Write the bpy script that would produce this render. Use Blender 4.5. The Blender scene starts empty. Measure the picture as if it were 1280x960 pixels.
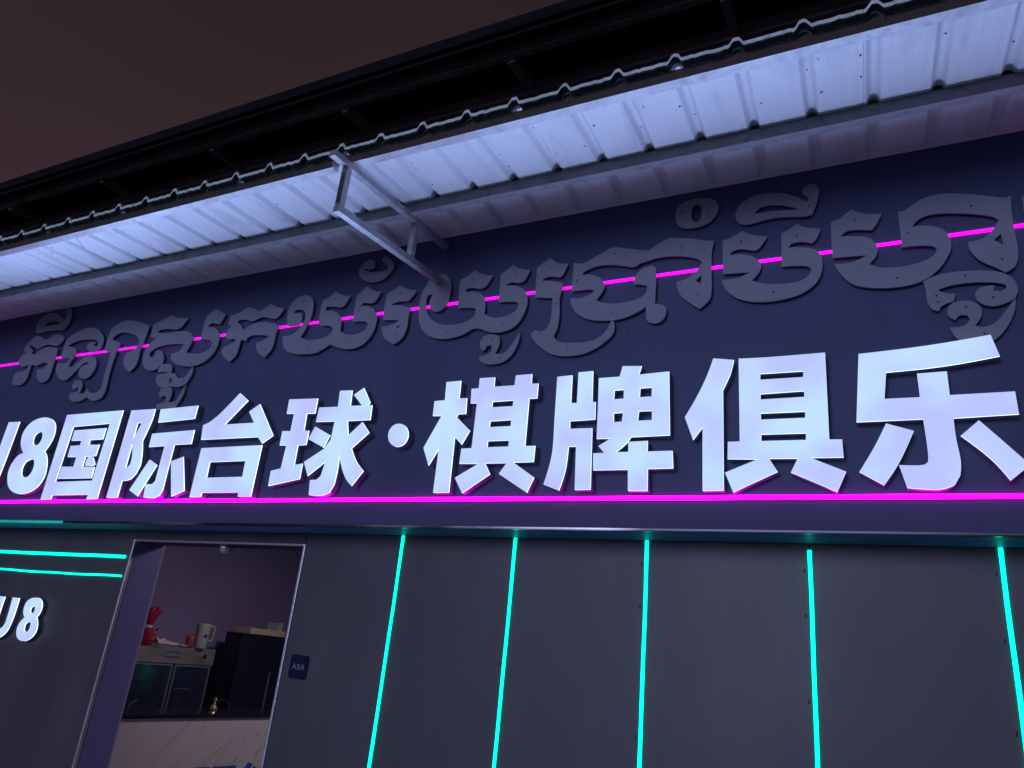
import bpy, bmesh, math, random
from mathutils import Vector, Matrix
from mathutils.geometry import tessellate_polygon
random.seed(7)
R = math.radians
scene = bpy.context.scene
COL = scene.collection

# ------------------------------------------------------------------ camera
cam_data = bpy.data.cameras.new("camera"); cam_data.sensor_width = 36.0; cam_data.lens = 26.394
cam_data.clip_start = 0.05; cam_data.clip_end = 500
cam = bpy.data.objects.new("camera", cam_data); COL.objects.link(cam)
cam.matrix_world = Matrix([[0.893908, 0.072724, 0.442311, 0.0], [0.437419, -0.357129, -0.825302, -3.9], [0.097943, 0.93122, -0.351051, 1.6], [0.0, 0.0, 0.0, 1.0]])
scene.camera = cam

# ------------------------------------------------------------------ night sky, dim street glow, exposure
world = bpy.data.worlds.new("World"); scene.world = world; world.use_nodes = True
wn = world.node_tree; bg = wn.nodes["Background"]
tc = wn.nodes.new("ShaderNodeTexCoord"); no = wn.nodes.new("ShaderNodeTexNoise"); cr = wn.nodes.new("ShaderNodeValToRGB")
no.inputs["Scale"].default_value = 1.6; no.inputs["Detail"].default_value = 2.0
wn.links.new(tc.outputs["Generated"], no.inputs["Vector"]); wn.links.new(no.outputs["Fac"], cr.inputs["Fac"])
cr.color_ramp.elements[0].position = 0.3; cr.color_ramp.elements[0].color = (0.036, 0.0215, 0.027, 1)
cr.color_ramp.elements[1].position = 0.7; cr.color_ramp.elements[1].color = (0.045, 0.026, 0.033, 1)
sx = wn.nodes.new("ShaderNodeSeparateXYZ"); mr0 = wn.nodes.new("ShaderNodeMapRange"); vm = wn.nodes.new("ShaderNodeVectorMath"); vm.operation = 'SCALE'
mr0.inputs["From Min"].default_value = 0.1; mr0.inputs["From Max"].default_value = 0.95; mr0.inputs["To Min"].default_value = 1.35; mr0.inputs["To Max"].default_value = 0.42   # city glow fades towards the zenith
wn.links.new(tc.outputs["Generated"], sx.inputs[0]); wn.links.new(sx.outputs["Z"], mr0.inputs["Value"])
wn.links.new(cr.outputs["Color"], vm.inputs[0]); wn.links.new(mr0.outputs["Result"], vm.inputs["Scale"]); wn.links.new(vm.outputs["Vector"], bg.inputs["Color"]); bg.inputs["Strength"].default_value = 1.0

sun_l = bpy.data.lights.new("street_glow", 'SUN'); sun_l.energy = 1.0; sun_l.angle = R(24); sun_l.color = (0.50, 0.58, 1.0)
sun = bpy.data.objects.new("street_glow", sun_l); COL.objects.link(sun)
d = Vector((math.sin(R(10)) * math.cos(R(9)), math.cos(R(10)) * math.cos(R(9)), -math.sin(R(9))))
sun.rotation_euler = d.to_track_quat('-Z', 'Y').to_euler(); sun.location = (-3, -8, 5)

scene.view_settings.view_transform = 'Standard'; scene.view_settings.look = 'None'
scene.view_settings.exposure = 0.0; scene.view_settings.gamma = 1.0; scene.view_settings.use_curve_mapping = False

# ------------------------------------------------------------------ materials
def mat(name, col, rough=0.5, metal=0.0, var=0.0, vscale=6.0, bump=0.0, bscale=60.0, rvar=0.0, spec=None, dirt_or_glint=None, dscale=3.0, dlo=.55, dhi=.75, stretch=None):
    m = bpy.data.materials.new(name); m.use_nodes = True; nt = m.node_tree; b = nt.nodes["Principled BSDF"]
    b.inputs["Base Color"].default_value = (*col, 1); b.inputs["Roughness"].default_value = rough; b.inputs["Metallic"].default_value = metal
    if spec is not None: b.inputs["Specular IOR Level"].default_value = spec
    t = nt.nodes.new("ShaderNodeTexCoord"); src = t.outputs["Object"]
    if stretch:
        mp = nt.nodes.new("ShaderNodeMapping"); mp.inputs["Scale"].default_value = stretch
        nt.links.new(src, mp.inputs["Vector"]); src = mp.outputs["Vector"]
    n = nt.nodes.new("ShaderNodeTexNoise"); n.inputs["Scale"].default_value = vscale; n.inputs["Detail"].default_value = 5
    nt.links.new(src, n.inputs["Vector"])
    c = nt.nodes.new("ShaderNodeValToRGB"); c.color_ramp.elements[0].position = 0.3; c.color_ramp.elements[1].position = 0.7
    c.color_ramp.elements[0].color = (*[v * (1 - var) for v in col], 1); c.color_ramp.elements[1].color = (*[min(1, v * (1 + var)) for v in col], 1)
    nt.links.new(n.outputs["Fac"], c.inputs["Fac"]); out = c.outputs["Color"]
    if dirt_or_glint:
        n2 = nt.nodes.new("ShaderNodeTexNoise"); n2.inputs["Scale"].default_value = dscale; n2.inputs["Detail"].default_value = 8
        nt.links.new(src, n2.inputs["Vector"])
        mr = nt.nodes.new("ShaderNodeMapRange"); mr.inputs["From Min"].default_value = dlo; mr.inputs["From Max"].default_value = dhi
        nt.links.new(n2.outputs["Fac"], mr.inputs["Value"])
        mx = nt.nodes.new("ShaderNodeMix"); mx.data_type = 'RGBA'; mx.inputs["B"].default_value = (*dirt_or_glint, 1)
        nt.links.new(mr.outputs["Result"], mx.inputs["Factor"]); nt.links.new(out, mx.inputs["A"]); out = mx.outputs["Result"]
    nt.links.new(out, b.inputs["Base Color"])
    if rvar:
        mr = nt.nodes.new("ShaderNodeMapRange"); mr.inputs["To Min"].default_value = max(0.02, rough - rvar); mr.inputs["To Max"].default_value = min(1, rough + rvar)
        nt.links.new(n.outputs["Fac"], mr.inputs["Value"]); nt.links.new(mr.outputs["Result"], b.inputs["Roughness"])
    if bump:
        n3 = nt.nodes.new("ShaderNodeTexNoise"); n3.inputs["Scale"].default_value = bscale; n3.inputs["Detail"].default_value = 3
        nt.links.new(src, n3.inputs["Vector"])
        bp = nt.nodes.new("ShaderNodeBump"); bp.inputs["Strength"].default_value = bump; bp.inputs["Distance"].default_value = 0.01
        nt.links.new(n3.outputs["Fac"], bp.inputs["Height"]); nt.links.new(bp.outputs["Normal"], b.inputs["Normal"])
    return m

def emat(name, c0, c1, strength, scale=3.0):
    m = bpy.data.materials.new(name); m.use_nodes = True; nt = m.node_tree; b = nt.nodes["Principled BSDF"]
    b.inputs["Base Color"].default_value = (0.05, 0.05, 0.05, 1); b.inputs["Roughness"].default_value = 0.4; b.inputs["Specular IOR Level"].default_value = 0.0
    t = nt.nodes.new("ShaderNodeTexCoord"); n = nt.nodes.new("ShaderNodeTexNoise"); n.inputs["Scale"].default_value = scale; n.inputs["Detail"].default_value = 2
    nt.links.new(t.outputs["Object"], n.inputs["Vector"])
    c = nt.nodes.new("ShaderNodeValToRGB"); c.color_ramp.elements[0].position = 0.36; c.color_ramp.elements[1].position = 0.64
    c.color_ramp.elements[0].color = (*c0, 1); c.color_ramp.elements[1].color = (*c1, 1)
    nt.links.new(n.outputs["Fac"], c.inputs["Fac"]); nt.links.new(c.outputs["Color"], b.inputs["Emission Color"])
    b.inputs["Emission Strength"].default_value = strength
    return m

M = {}
M['panel'] = mat('dark_composite_panel', (0.060, 0.072, 0.150), 0.55, spec=.25, var=.10, vscale=1.3, rvar=.10, dirt_or_glint=(0.065, 0.074, 0.14), dscale=9, dlo=.62, dhi=.9, bump=.02, bscale=3)
M['panel2'] = mat('dark_composite_panel_lower', (0.073, 0.066, 0.074), 0.46, var=.12, vscale=1.6, rvar=.10, dirt_or_glint=(0.105, 0.096, 0.10), dscale=2.4, dlo=.48, dhi=.78, stretch=(1, 1, .35), bump=.02, bscale=3)
M['joint'] = mat('black_sealant', (0.02, 0.02, 0.024), .7)
M['soffit'] = mat('soffit_panel', (0.06, 0.18, 0.42), .5, var=.1)
M['cutout'] = mat('grey_cutout_board', (0.22, 0.22, 0.27), .6, var=.07, vscale=5, rvar=.08, dirt_or_glint=(0.17, 0.17, 0.21), dscale=14, dlo=.6, dhi=.85)
M['screw'] = mat('dark_screw_head', (0.012, 0.012, 0.015), .6)
M['face'] = emat('lit_acrylic_face', (0.49, 0.55, 1.0), (0.54, 0.75, 1.0), 1.0, 2.6)
M['rim'] = emat('lit_acrylic_edge', (0.50, 0.62, 1.0), (0.56, 0.70, 1.0), 2.4, 5)
M['side'] = mat('dark_metal_letter_side', (0.20, 0.19, 0.26), .4, metal=.3, var=.1)
M['magenta'] = emat('magenta_tube', (1.0, 0.0, 0.86), (1.0, 0.0, 0.95), 10.0, 2)
M['magenta2'] = emat('magenta_tube_upper', (1.0, 0.0, 0.86), (1.0, 0.0, 0.95), 2.6, 2)
M['teal'] = emat('teal_tube', (0.0, 1.0, 0.60), (0.0, 1.0, 0.68), 2.6, 3)
M['halo_t'] = emat('teal_halo_glow', (0.0, 0.075, 0.055), (0.0, 0.13, 0.10), 1.0, 6)  # faint emission that imitates the halo around the light strips
M['halo_m'] = emat('magenta_halo_glow', (0.085, 0.005, 0.10), (0.12, 0.006, 0.14), 1.0, 6)
M['teal_dim'] = emat('dim_teal_tube', (0.0, 0.30, 0.32), (0.0, 0.42, 0.40), 1.0, 2)
M['sheet'] = mat('painted_roofing_sheet', (0.72, 0.74, 0.78), .45, var=.04, vscale=2.2, dirt_or_glint=(0.46, 0.46, 0.49), dscale=5, dlo=.56, dhi=.82, stretch=(1, .25, 1), bump=.03, bscale=14)
M['edge'] = mat('foam_sheet_edge', (0.80, 0.96, 0.86), .5, var=.2, vscale=14, dirt_or_glint=(.35, .45, .40), dscale=22, dlo=.55, dhi=.8)
M['overhang_shade'] = mat('painted_overhang_shade', (0.03, 0.055, 0.05), .6, var=.3, vscale=20)  # dark green paints in the shade under the sheet's overhang
M['brown'] = mat('brown_primed_steel', (0.058, 0.036, 0.028), .6, var=.25, vscale=9, dirt_or_glint=(.03, .028, .03), dscale=14)
M['beam'] = mat('primed_beam_grey', (0.20, 0.20, 0.21), .55, var=.2, vscale=8, dirt_or_glint=(.12, .10, .10), dscale=15, metal=.2)
M['galv'] = mat('galvanised_tube', (0.33, 0.33, 0.36), .4, metal=.3, var=.18, vscale=14, dirt_or_glint=(.22, .20, .20), dscale=18)
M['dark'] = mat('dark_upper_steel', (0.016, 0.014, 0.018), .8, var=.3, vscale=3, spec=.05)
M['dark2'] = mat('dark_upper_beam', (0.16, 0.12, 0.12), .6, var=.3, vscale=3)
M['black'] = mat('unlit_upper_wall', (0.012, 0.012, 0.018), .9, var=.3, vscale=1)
M['trim'] = mat('polished_steel_trim', (0.075, 0.07, 0.09), .32, metal=1.0, var=.2, vscale=2, rvar=.1, dirt_or_glint=(.55, .50, .50), dscale=.55, dlo=.50, dhi=.60)  # pale patches paint in the highlights along the trim
M['frame'] = mat('brushed_alu_frame', (0.70, 0.70, 0.74), .33, metal=.85, var=.1, vscale=4)
M['reveal'] = mat('door_reveal_panel', (0.15, 0.145, 0.34), .4, var=.06, vscale=2)
M['inwall'] = mat('interior_wall', (0.28, 0.245, 0.40), .8, var=.08, vscale=1.2)
M['plaster'] = mat('interior_ceiling_plaster', (0.5, 0.48, 0.46), .9)
M['floor'] = mat('interior_floor_tile', (0.25, 0.23, 0.22), .4, var=.1)
M['asphalt'] = mat('street_concrete', (0.36, 0.36, 0.37), .85, var=.2, vscale=3, bump=.2)
M['navy'] = mat('dark_navy_cabinet', (0.010, 0.014, 0.035), .5)
M['steel'] = mat('stainless_header', (0.72, 0.70, 0.68), .30, metal=.75, var=.15, vscale=6, bump=.9, bscale=9, dirt_or_glint=(.50, .42, .32), dscale=6, dlo=.45, dhi=.62, stretch=(1, .5, 2.5))  # warm blotches paint in the reflections on the header
M['glass'] = mat('dark_glass_door', (0.05, 0.065, 0.12), .09, metal=.55, var=.3, vscale=9)
M['granite'] = mat('black_counter_top', (0.012, 0.014, 0.022), .15)
M['red'] = mat('crimson_wrapping', (0.36, 0.010, 0.055), .55, var=.3, vscale=12)
M['pink'] = mat('red_plastic_cup', (0.50, 0.06, 0.08), .35)
M['jug'] = mat('pale_green_jug', (0.44, 0.50, 0.42), .35)
M['bluep'] = mat('blue_print', (0.02, 0.035, 0.16), .5)
M['beige'] = mat('beige_cardboard', (0.62, 0.48, 0.34), .8)
M['cloth'] = mat('cream_paper', (0.66, 0.58, 0.44), .7, var=.2, vscale=20)
M['gold'] = mat('gold_glass', (0.55, 0.42, 0.20), .2, metal=.7)
M['chrome'] = mat('chrome_arc', (0.8, 0.8, 0.78), .15, metal=1.0)
M['sign'] = mat('navy_plaque', (0.002, 0.008, 0.040), .4, spec=.2)
M['signtxt'] = mat('plaque_lettering', (0.22, 0.30, 0.42), .5)
M['letblue'] = mat('blue_lettering', (0.02, 0.07, 0.30), .4)
M['dome'] = mat('grey_dome', (0.35, 0.35, 0.40), .12)

def marble():
    m = mat('veined_marble', (0.50, 0.46, 0.45), .35, var=.05, vscale=2)
    nt = m.node_tree; b = nt.nodes["Principled BSDF"]; old = b.inputs["Base Color"].links[0].from_socket
    t = nt.nodes.new("ShaderNodeTexCoord"); m1 = nt.nodes.new("ShaderNodeMapping"); m1.inputs["Rotation"].default_value = (R(-48), 0, 0)
    mp = nt.nodes.new("ShaderNodeMapping"); mp.inputs["Scale"].default_value = (1, .45, 5.0)
    nz = nt.nodes.new("ShaderNodeTexNoise"); nz.inputs["Scale"].default_value = 1.4; nz.inputs["Detail"].default_value = 2; nz.inputs["Distortion"].default_value = .1
    nt.links.new(t.outputs["Object"], m1.inputs["Vector"]); nt.links.new(m1.outputs["Vector"], mp.inputs["Vector"]); nt.links.new(mp.outputs["Vector"], nz.inputs["Vector"])
    c = nt.nodes.new("ShaderNodeValToRGB"); e = c.color_ramp.elements; e[0].position = .465; e[0].color = (0, 0, 0, 1); e[1].position = .495; e[1].color = (0, 0, 0, 1)
    k = e.new(.48); k.color = (1, 1, 1, 1)
    nt.links.new(nz.outputs["Fac"], c.inputs["Fac"])
    mx = nt.nodes.new("ShaderNodeMix"); mx.data_type = 'RGBA'; mx.inputs["B"].default_value = (.22, .20, .20, 1)
    n2 = nt.nodes.new("ShaderNodeTexNoise"); n2.inputs["Scale"].default_value = 3.0; nt.links.new(t.outputs["Object"], n2.inputs["Vector"])
    ml = nt.nodes.new("ShaderNodeMath"); ml.operation = 'MULTIPLY'; nt.links.new(n2.outputs["Fac"], ml.inputs[1])
    nt.links.new(c.outputs["Color"], ml.inputs[0]); nt.links.new(ml.outputs[0], mx.inputs["Factor"]); nt.links.new(old, mx.inputs["A"]); nt.links.new(mx.outputs["Result"], b.inputs["Base Color"])
    return m
M['marble'] = marble()

# ------------------------------------------------------------------ object helpers
def link(name, me, m, parent=None, smooth=False):
    o = bpy.data.objects.new(name, me); COL.objects.link(o)
    if m: me.materials.append(m)
    if parent is not None:
        o.parent = parent; o.matrix_parent_inverse = parent_inv(parent)
    if smooth:
        for p in me.polygons: p.use_smooth = True
    return o
def parent_inv(p):
    mt = Matrix.Identity(4); q = p
    while q is not None:
        mt = q.matrix_basis.inverted() @ mt if q is p else mt @ Matrix.Identity(4)
        q = None
    return mt
def tag(o, label=None, cat=None, group=None, kind=None):
    if label: o['label'] = label
    if cat: o['category'] = cat
    if group: o['group'] = group
    if kind: o['kind'] = kind
    return o
def empty(name, loc, label, cat, group=None):
    o = bpy.data.objects.new(name, None); o.empty_display_size = .1; o.location = loc; COL.objects.link(o)
    return tag(o, label, cat, group)
def pydata(name, v, f):
    me = bpy.data.meshes.new(name); me.from_pydata(v, [], f); me.update(); return me

class MB:
    def __init__(s): s.v = []; s.f = []
    def box(s, x0, x1, y0, y1, z0, z1):
        n = len(s.v)
        for z in (z0, z1):
            for x, y in ((x0, y0), (x1, y0), (x1, y1), (x0, y1)): s.v.append((x, y, z))
        for f in ((0, 3, 2, 1), (4, 5, 6, 7), (0, 1, 5, 4), (1, 2, 6, 5), (2, 3, 7, 6), (3, 0, 4, 7)): s.f.append([n + i for i in f])
        return s
    def prism(s, pts, d):          # closed ring of 3D points extruded along d
        n = len(s.v); k = len(pts); d = Vector(d)
        for p in pts: s.v.append(tuple(p))
        for p in pts: s.v.append(tuple(Vector(p) + d))
        s.f.append([n + i for i in range(k)][::-1]); s.f.append([n + k + i for i in range(k)])
        for i in range(k): j = (i + 1) % k; s.f.append([n + i, n + j, n + k + j, n + k + i])
        return s
    def lathe(s, c, prof, seg=20, axis='Z'):
        n = len(s.v); c = Vector(c)
        for r, h in prof:
            for i in range(seg):
                a = 2 * math.pi * i / seg; p = (r * math.cos(a), r * math.sin(a), h)
                if axis == 'Y': p = (p[0], p[2], p[1])
                if axis == 'X': p = (p[2], p[0], p[1])
                s.v.append(tuple(c + Vector(p)))
        for k in range(len(prof) - 1):
            for i in range(seg):
                j = (i + 1) % seg; s.f.append([n + k * seg + i, n + k * seg + j, n + (k + 1) * seg + j, n + (k + 1) * seg + i])
        s.f.append([n + i for i in range(seg)][::-1]); s.f.append([n + (len(prof) - 1) * seg + i for i in range(seg)])
        return s
    def tube(s, pts, r, seg=10, capr=True):
        n = len(s.v); pts = [Vector(p) for p in pts]
        for i, p in enumerate(pts):
            t = (pts[min(i + 1, len(pts) - 1)] - pts[max(i - 1, 0)]).normalized()
            a = t.orthogonal().normalized() if i == 0 else (pa - t * pa.dot(t)).normalized()
            pa = a; b = t.cross(a); rr = r[i] if isinstance(r, (list, tuple)) else r
            for k in range(seg):
                an = 2 * math.pi * k / seg; s.v.append(tuple(p + (a * math.cos(an) + b * math.sin(an)) * rr))
        for i in range(len(pts) - 1):
            for k in range(seg):
                j = (k + 1) % seg; s.f.append([n + i * seg + k, n + i * seg + j, n + (i + 1) * seg + j, n + (i + 1) * seg + k])
        s.f.append([n + k for k in range(seg)][::-1]); s.f.append([n + (len(pts) - 1) * seg + k for k in range(seg)])
        return s
    def build(s, name, m, parent=None, bevel=0, smooth=False, bs=2):
        me = pydata(name, s.v, s.f)
        if bevel:
            bm = bmesh.new(); bm.from_mesh(me); bmesh.ops.recalc_face_normals(bm, faces=bm.faces)
            es = [e for e in bm.edges if len(e.link_faces) == 2 and e.calc_face_angle(0) > R(40)]
            bmesh.ops.bevel(bm, geom=es, offset=bevel, segments=bs, affect='EDGES', profile=.6); bm.to_mesh(me); bm.free()
        else:
            bm = bmesh.new(); bm.from_mesh(me); bmesh.ops.recalc_face_normals(bm, faces=bm.faces); bm.to_mesh(me); bm.free()
        return link(name, me, m, parent, smooth)

def smooth_ring(pts, corner=42, sub=4):
    n = len(pts); P = [Vector(p) for p in pts]; isc = []
    for i in range(n):
        a = P[i] - P[i - 1]; b = P[(i + 1) % n] - P[i]
        isc.append(a.length < 1e-6 or b.length < 1e-6 or a.angle(b) > R(corner))
    out = []
    for i in range(n):
        p0, p1, p2, p3 = P[i - 1], P[i], P[(i + 1) % n], P[(i + 2) % n]
        out.append(p1)
        if isc[i] and isc[(i + 1) % n]: continue
        L = (p2 - p1).length
        m1 = (p2 - p1) if isc[i] else (p2 - p0).normalized() * L
        m2 = (p2 - p1) if isc[(i + 1) % n] else (p3 - p1).normalized() * L
        if isc[i]: m1 = (p2 - p1) * 1.5 - m2 * .5
        if isc[(i + 1) % n]: m2 = (p2 - p1) * 1.5 - m1 * .5
        for k in range(1, sub):
            t = k / sub; t2 = t * t; t3 = t2 * t
            out.append(p1 * (2 * t3 - 3 * t2 + 1) + m1 * (t3 - 2 * t2 + t) + p2 * (-2 * t3 + 3 * t2) + m2 * (t3 - t2))
    return out

def plate(rings, y0, y1):
    """a slab in the wall plane: rings = [outer, hole...] in metres (x, z); front at y0 (towards the street), back at y1.
    returns (front mesh data, side mesh data)"""
    vs = []; off = []
    for r in rings: off.append(len(vs)); vs += [(p[0], p[1]) for p in r]
    tris = tessellate_polygon([[Vector((p[0], p[1], 0)) for p in r] for r in rings])
    fv = [(x, y0, z) for x, z in vs]; bv = [(x, y1, z) for x, z in vs]; n = len(vs)
    front = [tuple(t) for t in tris]; sides = []
    for r, o in zip(rings, off):
        k = len(r)
        for i in range(k): j = (i + 1) % k; sides.append((o + i, o + j, n + o + j, n + o + i))
    return fv, bv, front, sides

def mm(r, corner=42, sub=4): return smooth_ring([(a / 1000, b / 1000) for a, b in r], corner, sub)

# ------------------------------------------------------------------ SETTING: ground
link('street_pavement', pydata('street_pavement', [(-150, -150, 0), (150, -150, 0), (150, 150, 0), (-150, 150, 0)], [(0, 1, 2, 3)]), M['asphalt'])['kind'] = 'structure'

LW = 0.30          # the lower wall stands 0.30 m behind the sign fascia
ZS = 2.350         # underside of the sign fascia
XL, XR = -16.0, 3.5
# ------------------------------------------------------------------ shop building
shop = empty('shop_building', (-3, LW, 0), 'dark slate clad shopfront wall with stepped-out sign fascia and door opening on the left', 'building')
step = 1.353; x = 0.01 - 12 * step; i = 0
while x < XR:      # sign fascia panels with 4 mm open joints
    g = .0003; w = random.uniform(-.0003, .0003)
    MB().box(x + g, x + step - g, -.004 + w + .004, .036, ZS + .012, 4.62).build('fascia_panel', M['panel'], shop, bevel=.0003, bs=1)
    x += step
MB().box(XL, XR, .037, .052, ZS + .012, 4.62).build('panel_backing', M['joint'], shop)
MB().box(XL, XR, .0, LW - .002, ZS, ZS + .0115).build('soffit', M['soffit'], shop)
tr = MB(); tr.box(XL, XR, -.006, -.001, ZS - .002, ZS + .010); tr.box(XL, XR, -.006, .022, ZS - .006, ZS - .002)
tr.build('metal_trim', M['trim'], shop, bevel=.0015)
# lower wall panels: neon strips sit in the joints
DX0, DX1, DZ = -5.589, -3.786, 2.262
jx = [-2.948, -2.109, -1.272, -.4075, .436]
edges = [-3.786] + jx + [1.28, 2.12, XR]
for a, b in zip(edges[:-1], edges[1:]):
    MB().box(a + .003, b - .003, LW, LW + .03, .02, ZS - .001).build('wall_panel', M['panel2'], shop, bevel=.001, bs=1)
for a, b in ((DX0 - 2.9, DX0), (DX0 - 5.8, DX0 - 2.9), (XL, DX0 - 5.8)):
    MB().box(a + .002, b - .002, LW, LW + .03, .02, ZS - .001).build('wall_panel', M['panel2'], shop, bevel=.001, bs=1)
for a, b in ((DX0, -4.683), (-4.683, DX1)):
    MB().box(a + .002, b - .002, LW, LW + .03, DZ, ZS - .001).build('head_panel', M['panel2'], shop, bevel=.001, bs=1)
wb = MB(); wb.box(XL, DX0 - .001, LW + .031, LW + .12, 0, ZS + .3); wb.box(DX1 + .001, XR, LW + .031, LW + .12, 0, ZS + .3); wb.box(DX0 - .0005, DX1 + .0005, LW + .031, LW + .12, DZ + .004, ZS + .3)
wb.build('wall_core', M['joint'], shop)
# door surround
df = MB(); df.box(DX0 - .014, DX0 + .004, LW - .010, LW + .02, 0, DZ + .012); df.box(DX1 - .006, DX1 + .012, LW - .010, LW + .02, 0, DZ + .012); df.box(DX0 + .004, DX1 - .006, LW - .010, LW + .02, DZ - .002, DZ + .012)
df.build('door_frame', M['frame'], shop, bevel=.002)
MB().box(DX0 - .02, DX0, LW + .0305, .585, 0, DZ).build('door_reveal', M['reveal'], shop)
MB().box(DX1, DX1 + .02, LW + .0305, .585, 0, DZ).build('door_reveal', M['reveal'], shop)
MB().box(DX0, DX1, LW + .0305, .50, DZ - .001, DZ + .02).build('door_head', M['navy'], shop)
# interior shell
IW = -7.66
MB().box(IW - .1, IW, .6, 8.5, 0, 3.2).build('interior_wall', M['inwall'], shop)
MB().box(IW, .5, 8.4, 8.5, 0, 3.2).build('interior_wall', M['inwall'], shop)
MB().box(.5, .6, .6, 8.5, 0, 3.2).build('interior_wall', M['inwall'], shop)
fr = MB(); fr.box(IW - .1, DX0 - .022, .586, .62, 0, 3.2); fr.box(DX1 + .022, .6, .586, .62, 0, 3.2); fr.box(DX0 - .022, DX1 + .022, .52, .62, DZ + .02, 3.2)
fr.build('interior_wall', M['inwall'], shop)
MB().box(IW - .1, .6, .586, 8.5, 3.2, 3.3).build('interior_ceiling', M['plaster'], shop)
MB().box(IW, .5, .62, 8.4, .002, .03).build('interior_floor', M['floor'], shop)
# storey above, set back behind the sign
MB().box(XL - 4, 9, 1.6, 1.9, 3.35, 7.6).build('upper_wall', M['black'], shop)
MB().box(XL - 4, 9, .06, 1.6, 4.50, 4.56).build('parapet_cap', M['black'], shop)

# ------------------------------------------------------------------ high roof above
EX0, EX1 = -24.0, 10.0
hr = empty('high_roof', (-6, .3, 6.5), 'dark unlit steel framed roof overhanging high above the white awning', 'roof')
sv = []; sf = []; nx = 340
prof = [(0, .0), (.3, .0), (.42, .022), (.58, .022), (.7, 0)]
xs = []
xx = EX0
while xx < EX1:
    for t, h in prof: xs.append((xx + t * .25, h))
    xx += .25
for xq, h in xs:
    sv += [(xq, .20, 6.60 + h), (xq, 6.0, 7.35 + h), (xq, .20, 6.612 + h), (xq, 6.0, 7.362 + h)]
for i in range(len(xs) - 1):
    a = 4 * i; b = a + 4; sf += [(a, b, b + 1, a + 1), (a + 2, a + 3, b + 3, b + 2), (a, a + 2, b + 2, b)]
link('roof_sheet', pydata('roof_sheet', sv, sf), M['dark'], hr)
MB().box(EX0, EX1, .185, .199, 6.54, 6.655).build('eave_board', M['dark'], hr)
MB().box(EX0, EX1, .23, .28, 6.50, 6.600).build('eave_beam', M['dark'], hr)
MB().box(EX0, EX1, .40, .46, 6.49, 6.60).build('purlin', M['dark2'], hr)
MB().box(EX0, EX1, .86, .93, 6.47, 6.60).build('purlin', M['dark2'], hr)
for k in range(-8, 6):
    xr = -4.52 + 1.81 * k
    MB().prism([(xr, .46, 6.46), (xr + .07, .46, 6.46), (xr + .07, .46, 6.55), (xr, .46, 6.55)], (0, 1.14, .12)).build('rafter', M['dark2'], hr)
for k, xr in enumerate((-3.0, -6.9)):
    MB().prism([(xr, .93, 6.42), (xr + .06, .93, 6.42), (xr + .06, .93, 6.47), (xr, .93, 6.47)], (.5, .65, -.5)).build('brace', M['dark2'], hr)

# ------------------------------------------------------------------ awning
ZW, SL, SK = 4.447, .086, -.04
def zs(y): return ZW + SL * y
aw = empty('metal_awning', (-3, 0, 4.4), 'white ribbed sheet-metal awning over the sign, lit violet-blue from below', 'awning')
PER = .2858
def sheet(xa, xb, name):
    pr = []
    k0 = int((xa - .035) / PER) - 1; k1 = int((xb - .035) / PER) + 1
    for k in range(k0, k1 + 1):
        c = .035 + k * PER; jt = random.uniform(-.002, .002)
        for dx, h in ((-.036, 0), (-.030, .004), (-.016, .029), (-.009, .035), (0, .036), (.009, .035), (.016, .029), (.030, .004), (.036, 0), (.066, 0), (.078, .0016), (.10, .0016), (.112, 0), (.136, 0), (.148, .0016), (.17, .0016), (.182, 0), (.208, 0), (.218, .0015), (.236, .0015), (.246, 0)):
            xq = c + dx + (jt if abs(dx) < .04 else 0)
            if xa <= xq <= xb: pr.append((xq, h))
    if pr[-1][0] < xb: pr.append((xb, 0))
    if pr[0][0] > xa: pr.insert(0, (xa, 0))
    ys = [-1.166, -1.158, -1.119, -.9, -.6, -.3, -.004]
    v = []; T = .020
    wob = [random.uniform(-.0028, .0028) for _ in pr]
    for y in ys:
        for j, (xq, h) in enumerate(pr):
            e = wob[j] if y < -1.1 else 0
            v.append((xq + SK * y, y, zs(y) + h + e))
    nb = len(v); n = len(pr)
    v += [(a, b, c + T) for a, b, c in v]
    under = []; top = []; edge = []
    for r in range(len(ys) - 1):
        for j in range(n - 1):
            a = r * n + j
            under.append((a, a + 1, a + n + 1, a + n)); top.append((nb + a, nb + a + n, nb + a + n + 1, nb + a + 1))
    for j in range(n - 1): edge.append((j, nb + j, nb + j + 1, j + 1)); q = (len(ys) - 1) * n + j; edge.append((q, q + 1, nb + q + 1, nb + q))
    for r in range(len(ys) - 1):
        a = r * n; edge.append((a, a + n, nb + a + n, nb + a)); a += n - 1; edge.append((a, nb + a, nb + a + n, a + n))
    me = pydata(name, v, under + top + edge)
    o = link(name, me, M['sheet'], aw); me.materials.append(M['edge']); me.materials.append(M['overhang_shade'])
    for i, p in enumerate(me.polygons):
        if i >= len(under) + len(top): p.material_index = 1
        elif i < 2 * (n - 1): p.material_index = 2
    return o
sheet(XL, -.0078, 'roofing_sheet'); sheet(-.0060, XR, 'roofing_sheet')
MB().box(XL, XR, -.012, -.0045, zs(0) - .003, zs(0) + .034).build('wall_angle', M['sheet'], aw)
fil = None
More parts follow.
